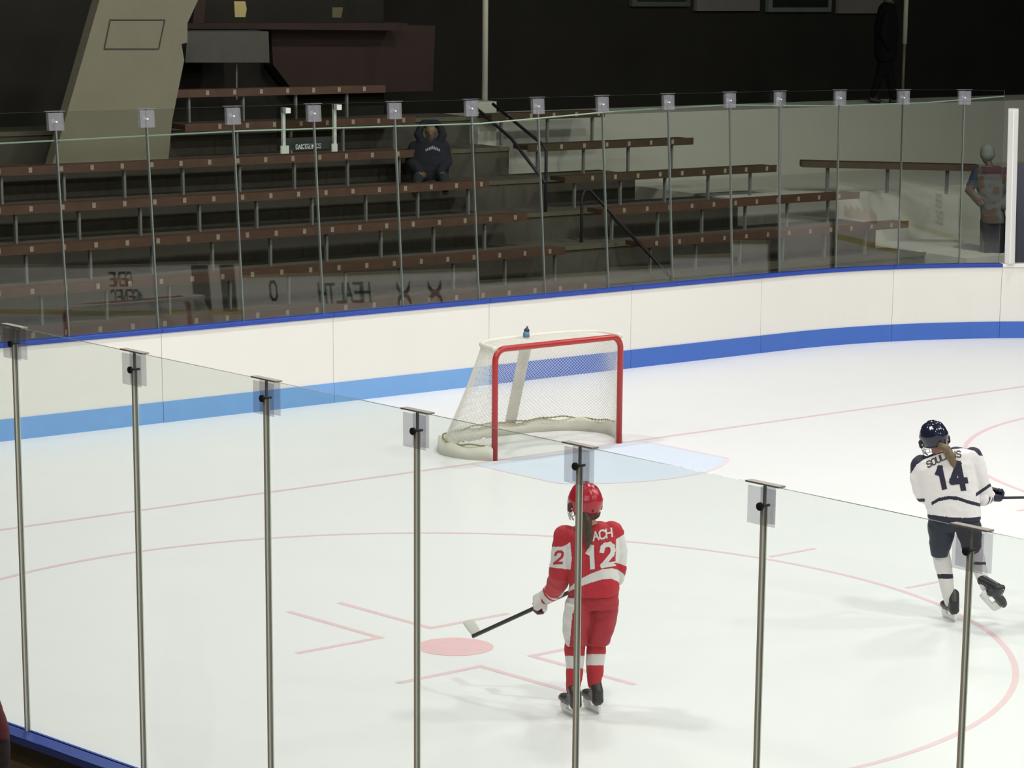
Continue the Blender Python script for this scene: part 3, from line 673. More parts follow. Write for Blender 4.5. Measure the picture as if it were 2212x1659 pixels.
def skate(fig, heel, toe, up, root, mb_boot, mb_hold, shaft_top=None):
    """heel, toe: world points of the blade underside"""
    h, t = Vector(heel), Vector(toe); fx = (t-h).normalized(); up = Vector(up); sd = up.cross(fx).normalized(); u = fx.cross(sd).normalized(); L = (t-h).length
    def P(x, y, z): return h+fx*x*L+sd*y+u*z
    e = bpy.data.objects.new('skate', None); ROOT.objects.link(e); e.location = h; e.empty_display_size = .05; e.parent = root; e.matrix_parent_inverse = parent_world(root).inverted()
    b = MB(); prof = [(-.06, .035, .02), (.0, .04, .03), (.25, .038, .035), (.55, .042, .038), (.8, .046, .036), (.98, .036, .03), (1.06, .018, .018)]
    R = []
    for x, hw, hh in prof:
        base = .075; R.append([P(x, hw*math.cos(q), base+hh+.008+hh*1.05*math.sin(q)) for q in np.linspace(0, 2*PI, 17)[:-1]])
    b.rings(R)
    st = shaft_top or P(.08, 0, .27)
    b.capsule([P(.10, 0, .11), P(.10, 0, .17), st], [.047, .045, .050]); b.capsule([P(.12, 0, .16), P(.5, 0, .125)], [.045, .035]); b.capsule([P(.22, 0, .20), P(.34, 0, .17)], [.030, .028])
    bo = bake(b, 'boot', .006, 2, mats=[mb_boot, M_white], fn=lambda c: 0, parent=e)
    # laces and pale side stripe
    l = MB()
    for i in range(5):
        q = .2+.09*i; l.tube([P(q, -.03, .205-.022*i), P(q+.02, 0, .222-.022*i), P(q, .03, .205-.022*i)], .004, 5)
    l.build('laces', M_white, e)
    hd = MB(); hd.obox(P(.1, 0, .055), fx*.045, sd*.012, u*.022); hd.obox(P(.82, 0, .055), fx*.05, sd*.012, u*.022); hd.obox(P(.46, 0, .035), fx*(L*.5), sd*.009, u*.010); hd.build('blade_holder', mb_hold, e, bevel=.003)
    bl = MB(); poly = [P(-.04, -.0018, .03), P(-.02, -.0018, .006), P(.1, -.0018, 0), P(.9, -.0018, 0), P(1.02, -.0018, .008), P(1.04, -.0018, .03)]; bl.prism(poly, sd*.0036); bl.build('blade', mat('blade_steel', (.6, .6, .6), .25, metal=.8) if 'blade_steel' not in bpy.data.materials else bpy.data.materials['blade_steel'], e)
    return P
def glove(fig, wrist, knuck, grip_dir, root, m1, m2, m3, s=1.0, side=1, m4=None):
    """wrist -> knuckles, fingers rolled round a shaft that runs along grip_dir"""
    w_, k = Vector(wrist), Vector(knuck); ax = (k-w_).normalized(); g = Vector(grip_dir).normalized(); g = (g-ax*g.dot(ax)).normalized(); nrm = ax.cross(g).normalized()*side
    e = bpy.data.objects.new('glove', None); ROOT.objects.link(e); e.location = w_; e.parent = root; e.matrix_parent_inverse = parent_world(root).inverted()
    c = MB(); c.capsule([w_-ax*.055*s, w_-ax*.02*s, w_+ax*.02*s], [.062*s, .058*s, .05*s]); cuff = bake(c, 'cuff', .006, 2, mats=[m1, m3], fn=lambda q: 1 if abs(abs((q-w_).dot(ax)+.03*s)-.02*s) < .008*s else 0, parent=e)
    b = MB()
    for q in (-.03, -.01, .01, .03): b.capsule([w_+g*q*s*.8, k+g*q*s*1.15+nrm*.012*s], [.028*s, .026*s], 10)
    bk = bake(b, 'back_of_hand', .006, 2, mats=[m2, m3], fn=lambda q: 1 if abs(abs((q-w_).dot(ax)-.02*s)-.022*s) < .006*s else 0, parent=e)
    f = MB()
    for i, q in enumerate((-.042, -.015, .013, .039)):
        ln = (.9, 1.0, .97, .8)[i]*s; o = k+g*q*s; f.capsule([o+nrm*.015*s, o+ax*.03*ln+nrm*.006*s, o+ax*.040*ln-nrm*.022*s, o+ax*.018*ln-nrm*.042*s, o-ax*.008*s-nrm*.040*s], [.0145*s, .0145*s, .014*s, .013*s, .011*s], 9)
    f.build('fingers', m4 or m2, e, smooth=True)
    t = MB(); o = w_+(k-w_)*.45-g*.042*s; t.capsule([o, o+ax*.025*s-g*.012*s-nrm*.018*s, o+ax*.05*s-nrm*.038*s, o+ax*.055*s+g*.02*s-nrm*.045*s], [.017*s, .0165*s, .015*s, .012*s], 9); t.build('thumb', m2, e, smooth=True)
    return e
def helmet(c, fwd_, upx, r, m, mrim, root, cage_m, stripe=None):
    fwd_ = fwd_.normalized(); side = fwd_.cross(upx).normalized(); up = side.cross(fwd_).normalized(); e = bpy.data.objects.new('helmet', None); ROOT.objects.link(e); e.location = c; e.parent = root; e.matrix_parent_inverse = parent_world(root).inverted()
    vs = []; fs = []; NA, NB = 40, 22
    def lim(a):    # lower edge: high at the brow, lower round the ears and nape
        f_ = math.cos(a); return -.18 if f_ > .55 else (-.62 if f_ < -.2 else -.18-(.55-f_)/.75*.44)
    for sh in (1.0, .90):
        for j in range(NB+1):
            for i in range(NA):
                a = 2*PI*i/NA; zt = lim(a); th = (PI/2)-(PI/2-math.asin(zt))*j/NB; z = math.sin(th); q = math.cos(th)
                x, y = math.sin(a)*q, math.cos(a)*q
                rid = 1+.035*max(0, math.sin(z*9+1))*(1 if abs(x) > .25 else .3)+(.05 if abs(x) < .22 and z > .1 else 0)
                rid = rid if sh == 1.0 else 1
                vs.append(c+side*(x*r*.90*rid*sh)+fwd_*((y*1.10-.04)*r*rid*sh)+up*((z*.98+.06)*r*rid*sh))
    K = (NB+1)*NA
    for o in (0, K):
        for j in range(NB):
            for i in range(NA): fs.append((o+j*NA+i, o+j*NA+(i+1) % NA, o+(j+1)*NA+(i+1) % NA, o+(j+1)*NA+i))
    for i in range(NA): fs.append((NB*NA+i, NB*NA+(i+1) % NA, K+NB*NA+(i+1) % NA, K+NB*NA+i))
    MB().add(vs, fs).build('shell', m, e, smooth=True)
    v = MB()
    for (x, y, z) in ((-.35, -.55, .75), (.35, -.55, .75), (-.3, -.85, .2), (.3, -.85, .2), (0, -1.0, -.25)):
        p = c+side*x*r+fwd_*y*r+up*z*r; v.capsule([p-up*r*.10, p+up*r*.10], [.012, .012], 8)
    v.build('vents', mrim, e, smooth=True)
    def Q(az, z, k=1.0): return c+side*(math.sin(az)*r*.86*k)+fwd_*((math.cos(az)*1.12)*r*k)+up*(z*r)
    g = MB()
    for z in (-.12, -.34, -.56, -.78, -1.0): g.tube([Q(az, z, 1.04-.25*max(0, -z-.6)) for az in np.linspace(-1.5, 1.5, 16)], .0028, 6)
    for az in (-1.5, -1.05, -.6, -.2, .2, .6, 1.05, 1.5): g.tube([Q(az, z, 1.04-.25*max(0, -z-.6)) for z in (0, -.3, -.6, -.8, -1.0)], .0028, 6)
    g.build('face_cage', cage_m, e)
    s_ = MB()
    for sg in (-1, 1): s_.tube([Q(sg*1.7, -.3, 1.0), Q(sg*1.5, -.8, .9), Q(sg*.9, -1.1, .7)], .006, 6)
    s_.build('chin_strap', M_white, e)
    for sg in (-1, 1): MB().capsule([c+side*sg*r*.88-up*.18*r, c+side*sg*r*.88-up*.42*r], [.022, .02], 10).build('ear_guard', mrim, e, smooth=True)
    return e
M_skin = mat('skin', (.55, .34, .25), .55)
M_red = mat('jersey_red', (.46, .012, .028), .75, var=.10, vscale=9, bump=.15, bscale=160)
M_redp = mat('pants_red', (.37, .012, .026), .7, var=.12, vscale=8, bump=.15, bscale=120)
M_jw = mat('jersey_white', (.70, .68, .66), .75, var=.04, vscale=9, bump=.15, bscale=160)
M_navy = mat('jersey_navy', (.011, .011, .030), .7, var=.15, vscale=9, bump=.15, bscale=160)
M_pnavy = mat('pants_navy', (.013, .021, .038), .7, var=.2, vscale=8, bump=.15, bscale=120)
M_hair = mat('hair_brown', (.05, .026, .014), .55, var=.35, vscale=60)
M_hairl = mat('hair_light_brown', (.13, .088, .04), .55, var=.35, vscale=60)
M_helr = mat('helmet_red', (.42, .012, .03), .25)
M_heln = mat('helmet_navy', (.012, .015, .03), .12)
M_cage = mat('cage_wire', (.5, .5, .5), .35, metal=.3)
M_boot = mat('boot_black', (.018, .02, .024), .38)
M_brown_d = mat('glove_dark', (.10, .012, .018), .6)
# ---- player in red
f = Fig(on(1248, 1545, 2, 0)); A = f.at
P12 = empty('person', f.G, 'person in red and white hockey kit standing with a stick lowered, seen from behind', 'person')
hc = A(1264, 1086, -.02); look = (-f.r*.45+f.f).normalized(); UP = Vector((0, 0, 1))
mb, hp = head(f, hc, look, UP, .112, M_skin, P12)
mb.capsule([A(1268, 1112, .0), A(1274, 1150, .02)], [.058, .065])
f.torso(mb, [(1232, 1160, 1312, 1155, .04, .09), (1235, 1220, 1315, 1215, .04, .10), (1238, 1275, 1318, 1270, .04, .11)])
f.limb(mb, [(1222, 1165, .02, 15), (1208, 1235, .0, 13), (1188, 1282, .36, 9)]); f.limb(mb, [(1325, 1160, .05, 15), (1338, 1235, .10, 13), (1312, 1255, .26, 9)])
f.limb(mb, [(1252, 1285, .02, 24), (1240, 1380, .02, 18), (1240, 1440, .0, 13), (1239, 1492, 0, 8)]); f.limb(mb, [(1304, 1280, .05, 24), (1290, 1375, .08, 18), (1286, 1430, .08, 13), (1285, 1480, .08, 8)])
body = bake(mb, 'body', .009, 2, mats=[M_skin], parent=P12)
# jersey
mb = MB()
f.torso(mb, [(1240, 1139, 1302, 1128, .03, .075), (1215, 1150, 1330, 1138, .03, .12), (1206, 1175, 1340, 1163, .03, .15), (1216, 1210, 1338, 1200, .02, .155), (1228, 1245, 1334, 1235, .02, .16), (1230, 1265, 1338, 1258, .02, .165), (1229, 1281, 1336, 1282, .02, .17)])
f.limb(mb, [(1222, 1160, .02, 26), (1216, 1195, .0, 25), (1211, 1237, .03, 24), (1205, 1256, .16, 22), (1196, 1274, .32, 19)])
f.limb(mb, [(1322, 1152, .04, 26), (1332, 1190, .06, 22), (1334, 1225, .08, 20), (1332, 1240, .12, 18), (1316, 1248, .24, 15)])
def pxof(p): return proj(p)
def c12(p):
    u, v = pxof(p); d = (p-f.G).dot(f.f)
    if u < 1236 and v < 1232+.0*u:
        top = 1181-(max(0, u-1212)/24)**1.6*14; bot = 1226+(u-1195)*.12
        if top < v < bot and u < 1235-abs(v-1205)*.10: return 1
    if u > 1331+(v-1155)*(-.02) and 1152+(1352-u)*.6 < v < 1222-(1350-u)*.35: return 1
    xs = [1190, 1224, 1250, 1275, 1300, 1320, 1335, 1345, 1352]; t_ = [1287, 1275, 1252, 1240, 1230, 1227, 1231, 1238, 1246]; b_ = [1292, 1280, 1268, 1259, 1252, 1250, 1256, 1270, 1284]
    if u > 1222 and v > 1225:
        if np.interp(u, xs, t_) < v < np.interp(u, xs, b_): return 1
    return 0
jer = bake(mb, 'jersey', .0055, 3, wrinkle=.009, wscale=7, fn=c12, mats=[M_red, M_jw], parent=P12)
q, wd = text_strokes('12', 1, .56, .45, .24)
decal(jer, f, q, (1268, 1227), (42, -6.5), (-2, -43), M_jw, 'jersey_number', P12)
q, wd = text_strokes('ACH', 1, .66, .25, .2)
decal(jer, f, q, (1282, 1168), (17.5, -4.0), (-2, -17.5), M_jw, 'jersey_name', P12)
q, wd = text_strokes('2', 1, .6, .45, .2)
decal(jer, f, q, (1197.5, 1217), (26, -1), (3, -25), M_red, 'sleeve_number', P12)
# pants
mb = MB()
f.torso(mb, [(1231, 1262, 1332, 1262, .03, .14), (1228, 1285, 1336, 1282, .03, .16), (1222, 1310, 1336, 1308, .03, .17)])
f.torso(mb, [(1222, 1300, 1283, 1300, .0, .14), (1216, 1340, 1278, 1340, .0, .145), (1215, 1365, 1272, 1366, .0, .14), (1222, 1388, 1268, 1391, .0, .12)])
f.torso(mb, [(1276, 1298, 1337, 1296, .05, .14), (1270, 1330, 1333, 1325, .06, .145), (1266, 1360, 1325, 1360, .06, .14), (1268, 1388, 1314, 1390, .07, .115)])
def cp12(p):
    u, v = pxof(p); lo = 1234-(v-1295)*.02; 
    edge_ = 1246-(v-1295)*.26 if v < 1325 else 1237-(v-1325)*.10
    return 1 if v > 1292 and u < edge_ and (p-f.G).dot(f.f) < .2 else 0
bake(mb, 'pants', .0065, 3, wrinkle=.012, wscale=6, fn=cp12, mats=[M_redp, M_jw], parent=P12)
def sock(fig, pts, bands, mats, root, par):
    m_ = MB(); fig.limb(m_, pts)
    def fn(p):
        v = proj(p)[1]
        for a, b, i in bands:
            if a < v < b: return i
        return 0
    return bake(m_, 'sock', .006, 2, wrinkle=.004, wscale=9, fn=fn, mats=mats, parent=root)
sock(f, [(1243, 1385, .0, 22), (1241, 1410, -.01, 22), (1242, 1435, .0, 19), (1240, 1465, .0, 18), (1237, 1490, 0, 14)], [(1417, 1444, 1)], [M_red, M_jw], P12, None)
sock(f, [(1288, 1380, .07, 21), (1288, 1405, .06, 21), (1285, 1430, .07, 20), (1285, 1455, .08, 18), (1284, 1478, .08, 14)], [(1413, 1437, 1)], [M_red, M_jw], P12, None)
G12 = f.G
def gp(px, py, z=0): return on(px, py, 2, z)
h1 = gp(1246, 1553); d1 = (-f.r*.45+f.f*.89).normalized()
skate(f, h1, h1+d1*.25, UP, P12, M_boot, M_white, A(1238, 1482, .0))
h2 = gp(1293, 1544); d2 = (-f.r*.42+f.f*.9).normalized()
skate(f, h2, h2+d2*.25, UP, P12, M_boot, M_white, A(1285, 1474, .08))
grip = (A(1020, 1372, .75)-A(1290, 1252, -.25)).normalized()
kn = A(1163, 1309, .14)
glove(f, A(1187, 1283, .37), A(1163, 1307, .43)+UP*.015, grip, P12, M_jw, M_jw, M_red, 1.22, -1, M_brown_d)
glove(f, A(1318, 1252, .26), A(1298, 1256, .28), grip, P12, M_jw, M_jw, M_red, .95)
helmet(hc+UP*.012, look, UP, .135, M_helr, M_brown_d, P12, M_cage)
mb = MB(); mb.capsule([A(1250, 1106, -.03), A(1264, 1112, -.085), A(1284, 1108, -.03)], [.035, .045, .045]); mb.capsule([A(1262, 1118, -.06), A(1266, 1130, -.07)], [.05, .045]); mb.capsule([A(1264, 1108, -.13), A(1267, 1124, -.15), A(1270, 1145, -.145), A(1271, 1168, -.15), A(1270, 1182, -.15)], [.024, .028, .034, .030, .010]); bake(mb, 'ponytail', .005, 2, wrinkle=.006, wscale=22, mats=[M_hair], parent=P12)
# stick held by the red player
def stick(a, heel, toe, bh, lab, tape, up_, shaftm, name='hockey_stick'):
    a, heel, toe = Vector(a), Vector(heel), Vector(toe); e = empty(name, heel, lab, 'hockey stick'); ax = (heel-a).normalized(); n = ax.cross(toe-heel).normalized(); w2 = ax.cross(n)
    MB().obox((a+heel)/2, (heel-a)/2, n*.010, w2*.014).build('shaft', shaftm, e, bevel=.004)
    g = MB(); g.obox(a+ax*.06, ax*.07, n*.0125, w2*.0165); g.build('grip_tape', M_white, e, bevel=.004)
    bx_ = (toe-heel); L = bx_.length; bx_.normalize(); bu = Vector(up_); bu = (bu-bx_*bu.dot(bx_)).normalized(); bn = bx_.cross(bu); R = []
    for t, hh in ((-.02, .35), (.05, .8), (.3, .95), (.6, 1), (.85, 1.0), (.96, .8), (1.0, .45)):
        cv = bn*(.025*t*t); c = heel+bx_*L*t+cv+bu*bh*.45
        R.append([c+bu*bh*.5*hh*math.sin(q)+bn*.004*math.cos(q) for q in np.linspace(0, 2*PI, 13)[:-1]])
    MB().rings(R).build('blade', tape, e, smooth=True); return e
M_shaft = mat('shaft_dark', (.03, .03, .035), .4); M_tape = mat('blade_tape', (.50, .50, .46), .8, var=.08, vscale=30)
stick(A(1305, 1245, .28), A(1020, 1375, .62), A(999, 1339, .76), .088, 'dark shafted hockey stick with pale taped blade held by the red player', M_tape, f.r*1.0, M_shaft)
# ---- player in white
f2 = Fig(on(2048, 1340, 2, 0)); A = f2.at; f = f2
P14 = empty('person', f2.G, 'person in white and navy hockey kit gliding on one skate, seen from behind', 'person')
hc = A(2017, 947, .04); upH = (UP*.95-f.r*.18).normalized(); look = (f.f-f.r*.25-UP*.12).normalized()
mb, hp = head(f, hc, look, upH, .112, M_skin, P14)
mb.capsule([A(2026, 972, .03), A(2038, 1000, .0)], [.056, .065])
f.torso(mb, [(2000, 1005, 2080, 990, .0, .09), (2015, 1060, 2098, 1055, .0, .10), (2022, 1115, 2102, 1115, .0, .11)])
f.limb(mb, [(1992, 1010, .02, 13), (1992, 1068, .03, 11), (2020, 1080, .25, 8)]); f.limb(mb, [(2100, 995, .0, 13), (2122, 1045, .06, 11), (2140, 1072, .2, 8)])
f.limb(mb, [(2034, 1128, .0, 20), (2032, 1195, .05, 15), (2040, 1250, .03, 12), (2050, 1300, .0, 9)]); f.limb(mb, [(2092, 1128, .0, 20), (2108, 1195, .05, 15), (2118, 1230, -.05, 12), (2125, 1265, -.15, 8)])
bake(mb, 'body', .009, 2, mats=[M_skin], parent=P14)
mb = MB()
f.torso(mb, [(2008, 984, 2068, 966, .0, .075), (1982, 996, 2105, 972, .0, .12), (1976, 1015, 2112, 992, .0, .15), (1985, 1045, 2113, 1028, -.01, .155), (1996, 1075, 2116, 1068, -.01, .16), (2001, 1100, 2117, 1100, -.01, .165), (2004, 1117, 2118, 1122, -.01, .165)])
f.limb(mb, [(1990, 1006, .02, 23), (1988, 1035, .0, 22), (1990, 1060, .01, 18), (1996, 1073, .06, 15), (2016, 1082, .24, 13)])
f.limb(mb, [(2100, 990, .0, 24), (2112, 1020, .01, 21), (2120, 1045, .03, 18), (2130, 1066, .08, 15)])
def c14(p):
    u, v = pxof(p)
    if v < np.interp(u, [1960, 1968, 1980, 1995, 2015, 2040, 2055, 2080, 2105, 2115, 2130], [1030, 1022, 1004, 993, 985, 977, 971, 968, 974, 984, 985]): return 1
    if 2012 < u < 2120:
        c = np.interp(u, [2014, 2028, 2050, 2070, 2090, 2117], [1087, 1079, 1075, 1077, 1084, 1091])
        if abs(v-c) < 3.8: return 1
    if u < 2000 and 1077 < v < 1084 and u < 1998: return 1
    c = np.interp(u, [2108, 2140], [1068, 1046])
    if u > 2108 and abs(v-c-1) < 4: return 1
    if v > np.interp(u, [2004, 2040, 2080, 2118], [1111, 1116, 1119, 1116]): return 1
    return 0
jer = bake(mb, 'jersey', .0055, 3, wrinkle=.009, wscale=7, fn=c14, mats=[M_jw, M_navy], parent=P14)
q, wd = text_strokes('1', 1, .5, .45, .26)
decal(jer, f, q, (2029, 1055), (42, -10), (-9, -42), M_navy, 'jersey_number', P14)
q, wd = text_strokes('4', 1, .62, .45, .26)
decal(jer, f, q, (2060, 1056), (46, -4), (-10, -52), M_navy, 'jersey_number', P14)
q, wd = text_strokes('SOULI', 1, .62, .28, .2)
decal(jer, f, q, (2005, 1010), (12.5, -6.2), (-4, -12), M_ink, 'jersey_name', P14)
q, wd = text_strokes('IS', 1, .62, .34, .2)
decal(jer, f, q, (2064, 988), (13, -1.2), (-2, -13), M_ink, 'jersey_name', P14)
mb = MB()
f.torso(mb, [(2008, 1108, 2112, 1112, .0, .14), (2006, 1125, 2117, 1126, .0, .16), (2006, 1142, 2118, 1142, .0, .16)])
f.torso(mb, [(2005, 1132, 2062, 1136, .0, .13), (2007, 1160, 2060, 1162, .02, .135), (2009, 1180, 2054, 1182, .03, .12), (2013, 1199, 2048, 1201, .04, .10)])
f.torso(mb, [(2060, 1134, 2119, 1132, .0, .13), (2070, 1160, 2120, 1158, .03, .13), (2078, 1182, 2120, 1178, .04, .11), (2084, 1196, 2117, 1190, .03, .09)])
bake(mb, 'pants', .0065, 3, wrinkle=.012, wscale=6, mats=[M_pnavy], parent=P14)
sock(f, [(2032, 1190, .04, 19), (2036, 1215, .03, 19), (2042, 1245, .02, 17), (2047, 1275, .0, 14), (2052, 1300, 0, 12)], [(1240, 1250, 1)], [M_jw, M_navy], P14, None)
sock(f, [(2103, 1186, .03, 18), (2110, 1208, .0, 18), (2117, 1232, -.06, 15), (2124, 1255, -.12, 12), (2128, 1268, -.16, 10)], [(1214, 1220, 1)], [M_jw, M_navy], P14, None)
h1 = gp(2062, 1345); d1 = (-f.r*.42+f.f*.9).normalized()
skate(f, h1, h1+d1*.25, UP, P14, M_boot, M_white, A(2060, 1284, .0))
h2 = A(2115, 1288, -.24); t2_ = A(2149, 1324, -.08)
skate(f, h2, h2+(t2_-h2).normalized()*.25, (f.r*.62+UP*.62-f.f*.2), P14, M_boot, M_white, A(2123, 1254, -.13))
glove(f, A(2132, 1073, .12), A(2150, 1071, .22), f.r*.9-f.f*.3, P14, M_jw, M_navy, M_navy, 1.25)
glove(f, A(2020, 1083, .24), A(2042, 1085, .34), UP, P14, M_navy, M_navy, M_jw, .95)
hl = helmet(hc+UP*.012, look, upH, .135, M_heln, M_black, P14, M_cage)
decal(hl.children[0], f, [[(0, 0), (5, 1), (9, -11), (5, -11)], [(9, -11), (22, -9), (24, -5), (12, -8)]], (2002, 933), (1, 0), (0, 1), M_white, 'helmet_logo_glint', hl)  # white strokes paint the helmet logo together with lamp reflections
mb = MB(); mb.capsule([A(2032, 962, -.10), A(2045, 970, -.14), A(2054, 985, -.155), A(2059, 1000, -.15), A(2061, 1010, -.148)], [.026, .034, .036, .028, .010]); bake(mb, 'ponytail', .005, 2, wrinkle=.006, wscale=22, mats=[M_hairl], parent=P14)
stick(A(2050, 1077, .36), A(2330, 1073, .0), A(2350, 1080, -.2), .075, 'dark hockey stick held level by the white player, leaving the photo at right', M_tape, (0, 0, 1), M_shaft)
# ---- seated spectator in the stands
f = Fig(Vector(on(925, 400, 1, 7.35))); f.G.z = rowZ[3]; A = f.at
SP = empty('person', A(925, 345, 0), 'seated person in a dark hooded jacket in the bleachers', 'person')
hood = mat('jacket_dark', (.007, .010, .016), .9, var=.3, vscale=6)
mb, hp = head(f, A(930, 285, -.02), -f.f-UP*.2, UP, .105, M_skin, SP); mb.capsule([A(929, 295, 0), A(929, 315, .02)], [.05, .06])
f.torso(mb, [(905, 312, 950, 312, .05, .09), (905, 345, 955, 345, .05, .10), (908, 378, 955, 378, .05, .11)])
f.limb(mb, [(915, 378, 0, 11), (905, 380, -.35, 9), (900, 415, -.40, 7)]); f.limb(mb, [(948, 378, 0, 11), (958, 380, -.35, 9), (962, 415, -.40, 7)])
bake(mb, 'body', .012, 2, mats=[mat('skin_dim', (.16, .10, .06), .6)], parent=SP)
mb = MB(); f.torso(mb, [(912, 300, 950, 300, .05, .08), (893, 310, 962, 308, .05, .12), (884, 335, 968, 330, .04, .15), (884, 365, 970, 362, .02, .17), (888, 386, 968, 384, .0, .18)])
f.limb(mb, [(895, 318, .05, 13), (886, 350, .0, 12), (905, 372, -.25, 9)]); f.limb(mb, [(958, 316, .05, 13), (966, 350, 0, 12), (950, 372, -.25, 9)])
f.limb(mb, [(910, 272, .06, 7), (903, 290, .02, 9), (912, 308, .0, 9)]); f.limb(mb, [(950, 272, .06, 7), (957, 290, .02, 9), (948, 308, .0, 9)]); f.limb(mb, [(916, 268, .10, 9), (944, 268, .10, 9)])
jk = bake(mb, 'jacket', .012, 2, wrinkle=.01, mats=[hood], parent=SP)
mb = MB(); f.limb(mb, [(912, 380, .0, 13), (902, 384, -.38, 11), (900, 408, -.42, 8)]); f.limb(mb, [(948, 380, .0, 13), (960, 384, -.38, 11), (962, 408, -.42, 8)]); bake(mb, 'trousers', .012, 2, mats=[mat('trousers_dark', (.014, .022, .022), .9)], parent=SP)
quads = []
for i in range(9): quads.append([(919+i*3.6, 322+abs(i-4)*1.2), (921.5+i*3.6, 322+abs(i-4)*1.2), (921.5+i*3.6, 315+abs(i-4)*1.6), (919+i*3.6, 315+abs(i-4)*1.6)])
decal(jk, f, quads, (0, 0), (1, 0), (0, 1), mat('chest_print', (.32, .32, .35), .8), 'chest_print', SP, off=.012)
# ---- solid figure behind the glass, standing in for a reflected player
gpt = on(2140, 650, 1, 4.6); f = Fig(Vector((gpt.x, 4.6, 0))); A = f.at
BP = empty('person', (gpt.x, 4.6, .0), 'dark trousered figure behind the glass, standing in for a player reflected beside the pale pillar', 'person')
mb, hp = head(f, A(2133, 338, 0), -f.f*.4-f.r, UP, .11, M_skin, BP); mb.capsule([A(2136, 352, 0), A(2140, 372, .0)], [.05, .06])
f.torso(mb, [(2118, 380, 2165, 380, 0, .08), (2122, 430, 2165, 430, 0, .09), (2124, 480, 2166, 480, 0, .1)])
f.limb(mb, [(2112, 375, 0, 9), (2096, 415, -.05, 8), (2122, 440, -.2, 6)]); f.limb(mb, [(2168, 375, 0, 9), (2174, 425, .05, 8), (2168, 450, -.1, 6)])
f.limb(mb, [(2132, 480, 0, 15), (2127, 560, 0, 11), (2125, 640, 0, 8)]); f.limb(mb, [(2158, 480, .05, 15), (2155, 560, .05, 11), (2152, 640, .05, 8)])
bake(mb, 'body', .012, 2, mats=[mat('reflected_skin_mid', (.10, .07, .055), .6)], parent=BP)
mb = MB(); f.torso(mb, [(2122, 358, 2158, 358, 0, .07), (2108, 368, 2172, 368, 0, .11), (2108, 400, 2172, 400, 0, .13), (2116, 440, 2170, 440, 0, .13), (2120, 482, 2170, 482, 0, .14)])
f.limb(mb, [(2110, 374, 0, 12), (2094, 412, -.05, 10), (2118, 438, -.18, 8)]); f.limb(mb, [(2170, 374, 0, 12), (2176, 420, .05, 10), (2170, 446, -.1, 8)])
def cbp(p):
    u, v = pxof(p)
    if v < 352+2 or (360 < v < 376 and u > 2120): return 1
    if u < 2112 and v < 400: return 2
    return 3 if noise.noise(p*9) > .12 else 0
bake(mb, 'jacket', .012, 2, wrinkle=.012, fn=cbp, mats=[mat('reflected_top_grey', (.10, .105, .10), .85), mat('reflected_top_maroon', (.06, .02, .03), .85), mat('reflected_top_navy', (.02, .03, .05), .85), mat('reflected_top_brown', (.09, .055, .035), .85)], parent=BP)  # upper part of the stand-in for the reflected player
mb = MB(); f.limb(mb, [(2134, 478, 0, 17), (2130, 540, 0, 12), (2128, 640, 0, 9)]); f.limb(mb, [(2158, 478, .05, 18), (2155, 540, .05, 14), (2152, 640, .05, 10)]); bake(mb, 'trousers', .012, 2, wrinkle=.006, mats=[mat('reflected_trousers_black', (.012, .012, .018), .85)], parent=BP)  # legs of the stand-in for the reflected player
mb = MB(); mb.capsule([A(2133, 326, .01), A(2133, 333, .01)], [.108, .112]); bake(mb, 'cap', .012, 2, mats=[mat('reflected_cap_grey', (.16, .18, .15), .8)], parent=BP)  # head top of the stand-in for the reflected player
M_void = mat('cloth_black', (.004, .004, .004), .95, spec=.1)
# ---- walker on the upper walkway
wz = 2.74; g0 = on(1908, 234, 1, 9.0); f = Fig(Vector((g0.x, 9.0, wz))); A = f.at; sc_ = 1/f.k
WP = empty('person', f.G, 'walking person in black on the pale walkway behind the far glass', 'person')
def WK(x, z, y=0): return f.G+f.r*x+UP*z+f.f*y
mb, hp = head(f, WK(.02, 1.6), f.r, UP, .11, M_skin, WP); mb.capsule([WK(0, 1.52), WK(0, 1.42)], [.05, .06]); mb.capsule([WK(0, 1.38), WK(0, .9)], [.12, .12]); mb.capsule([WK(0, .88), WK(.08, .48), WK(.14, .06)], [.09, .065, .045]); mb.capsule([WK(0, .88), WK(-.06, .48), WK(-.16, .08)], [.09, .065, .045])
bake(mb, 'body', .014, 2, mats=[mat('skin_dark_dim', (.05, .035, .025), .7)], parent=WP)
mb = MB(); mb.capsule([WK(0, 1.45), WK(0, 1.2), WK(0, .8)], [.15, .20, .19]); mb.capsule([WK(.0, 1.38, -.18), WK(-.05, 1.1, -.22), WK(.06, .9, -.22)], [.07, .06, .05]); mb.capsule([WK(.0, 1.38, .18), WK(.05, 1.1, .22), WK(.1, .9, .22)], [.07, .06, .05]); bake(mb, 'coat', .014, 2, wrinkle=.008, mats=[M_void], parent=WP)
mb = MB(); mb.capsule([WK(0, .85), WK(.08, .48), WK(.15, .10)], [.11, .08, .06]); mb.capsule([WK(0, .85), WK(-.06, .48), WK(-.17, .12)], [.11, .08, .06]); bake(mb, 'trousers', .014, 2, mats=[M_void], parent=WP)
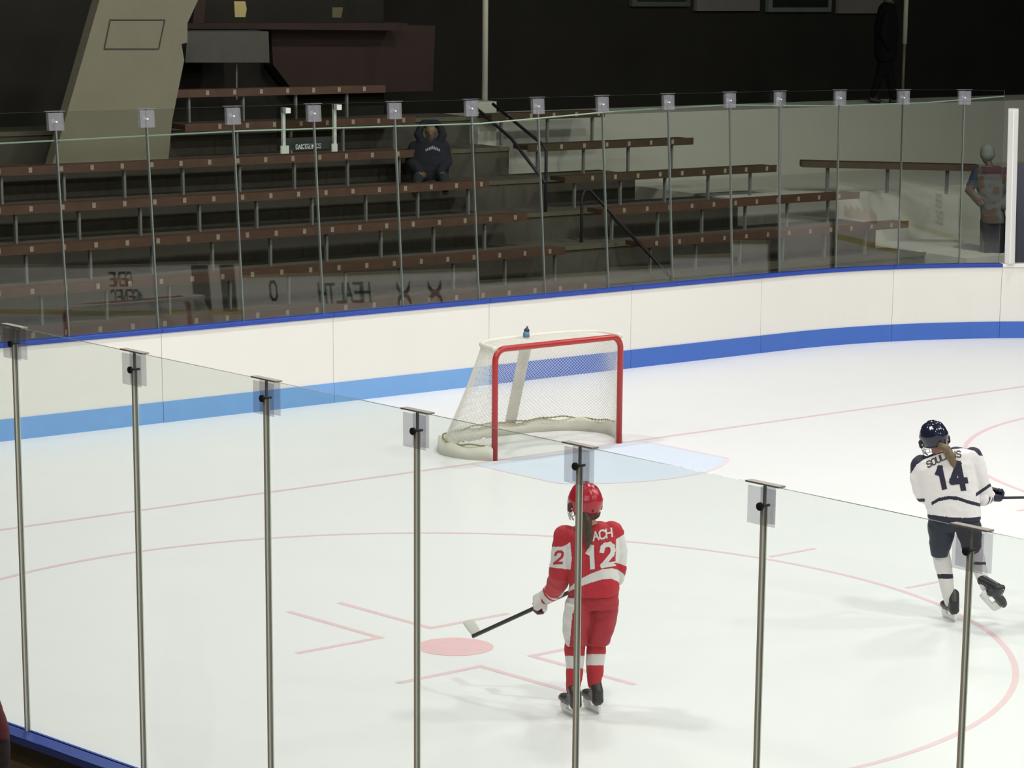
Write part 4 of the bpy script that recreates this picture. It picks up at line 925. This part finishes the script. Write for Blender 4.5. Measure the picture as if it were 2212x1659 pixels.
mb = MB(); mb.capsule([WK(.13, .04), WK(.28, .035)], [.05, .04]); mb.build('shoe', M_black, WP, smooth=True); mb = MB(); mb.capsule([WK(-.20, .06), WK(-.08, .035)], [.05, .04]); mb.build('shoe', M_black, WP, smooth=True)
# ---- spectator at the near boards, only a shoulder in the photo
tag(MB().box((-40, -60, -.04), (XL-.2, 5, .17)).build('floor', mat('walkway_brown', (.24, .18, .12), .9, var=.35, vscale=3)), kind='structure')
f = Fig(Vector((-13.75, -9.75, .17))); A = f.at
NP = empty('person', f.G, 'dark clothed person at the bottom left photo edge, mostly cut off', 'person')
def N(x, z, y=0): return f.G+f.r*x+UP*z+f.f*y
sx = f.r.dot(on(20, 1600, 0, -13.75)-f.G)+.03
mb, hp = head(f, N(sx-.30, 1.5), f.f, UP, .11, M_skin, NP); mb.capsule([N(sx-.3, 1.42), N(sx-.3, 1.3)], [.05, .06]); mb.capsule([N(sx-.3, 1.25), N(sx-.3, .8)], [.12, .13]); mb.capsule([N(sx-.4, .8), N(sx-.4, .05)], [.08, .05]); mb.capsule([N(sx-.2, .8), N(sx-.2, .05)], [.08, .05])
bake(mb, 'body', .014, 2, mats=[M_skin], parent=NP)
mb = MB(); mb.capsule([N(sx-.30, 1.33), N(sx-.30, 1.1), N(sx-.30, .75)], [.11, .19, .18]); mb.capsule([N(sx-.13, 1.27), N(sx-.075, 1.1), N(sx-.075, .85)], [.075, .07, .06]); mb.capsule([N(sx-.47, 1.27), N(sx-.525, 1.1), N(sx-.5, .85)], [.075, .07, .06])
def cn(p): return 1 if p.z > 1.235 else 0
bake(mb, 'coat', .01, 2, wrinkle=.008, fn=cn, mats=[mat('coat_dark', (.035, .022, .025), .85, var=.2), mat('hood_maroon', (.12, .02, .025), .85)], parent=NP)
mb = MB(); mb.capsule([N(sx-.3, 1.60), N(sx-.3, 1.45, -.03)], [.115, .12]); bake(mb, 'hair', .01, 2, wrinkle=.006, mats=[M_hair], parent=NP)
mb = MB(); mb.capsule([N(sx-.4, .85), N(sx-.4, .06)], [.10, .07]); mb.capsule([N(sx-.2, .85), N(sx-.2, .06)], [.10, .07]); bake(mb, 'trousers', .012, 2, mats=[M_black], parent=NP)
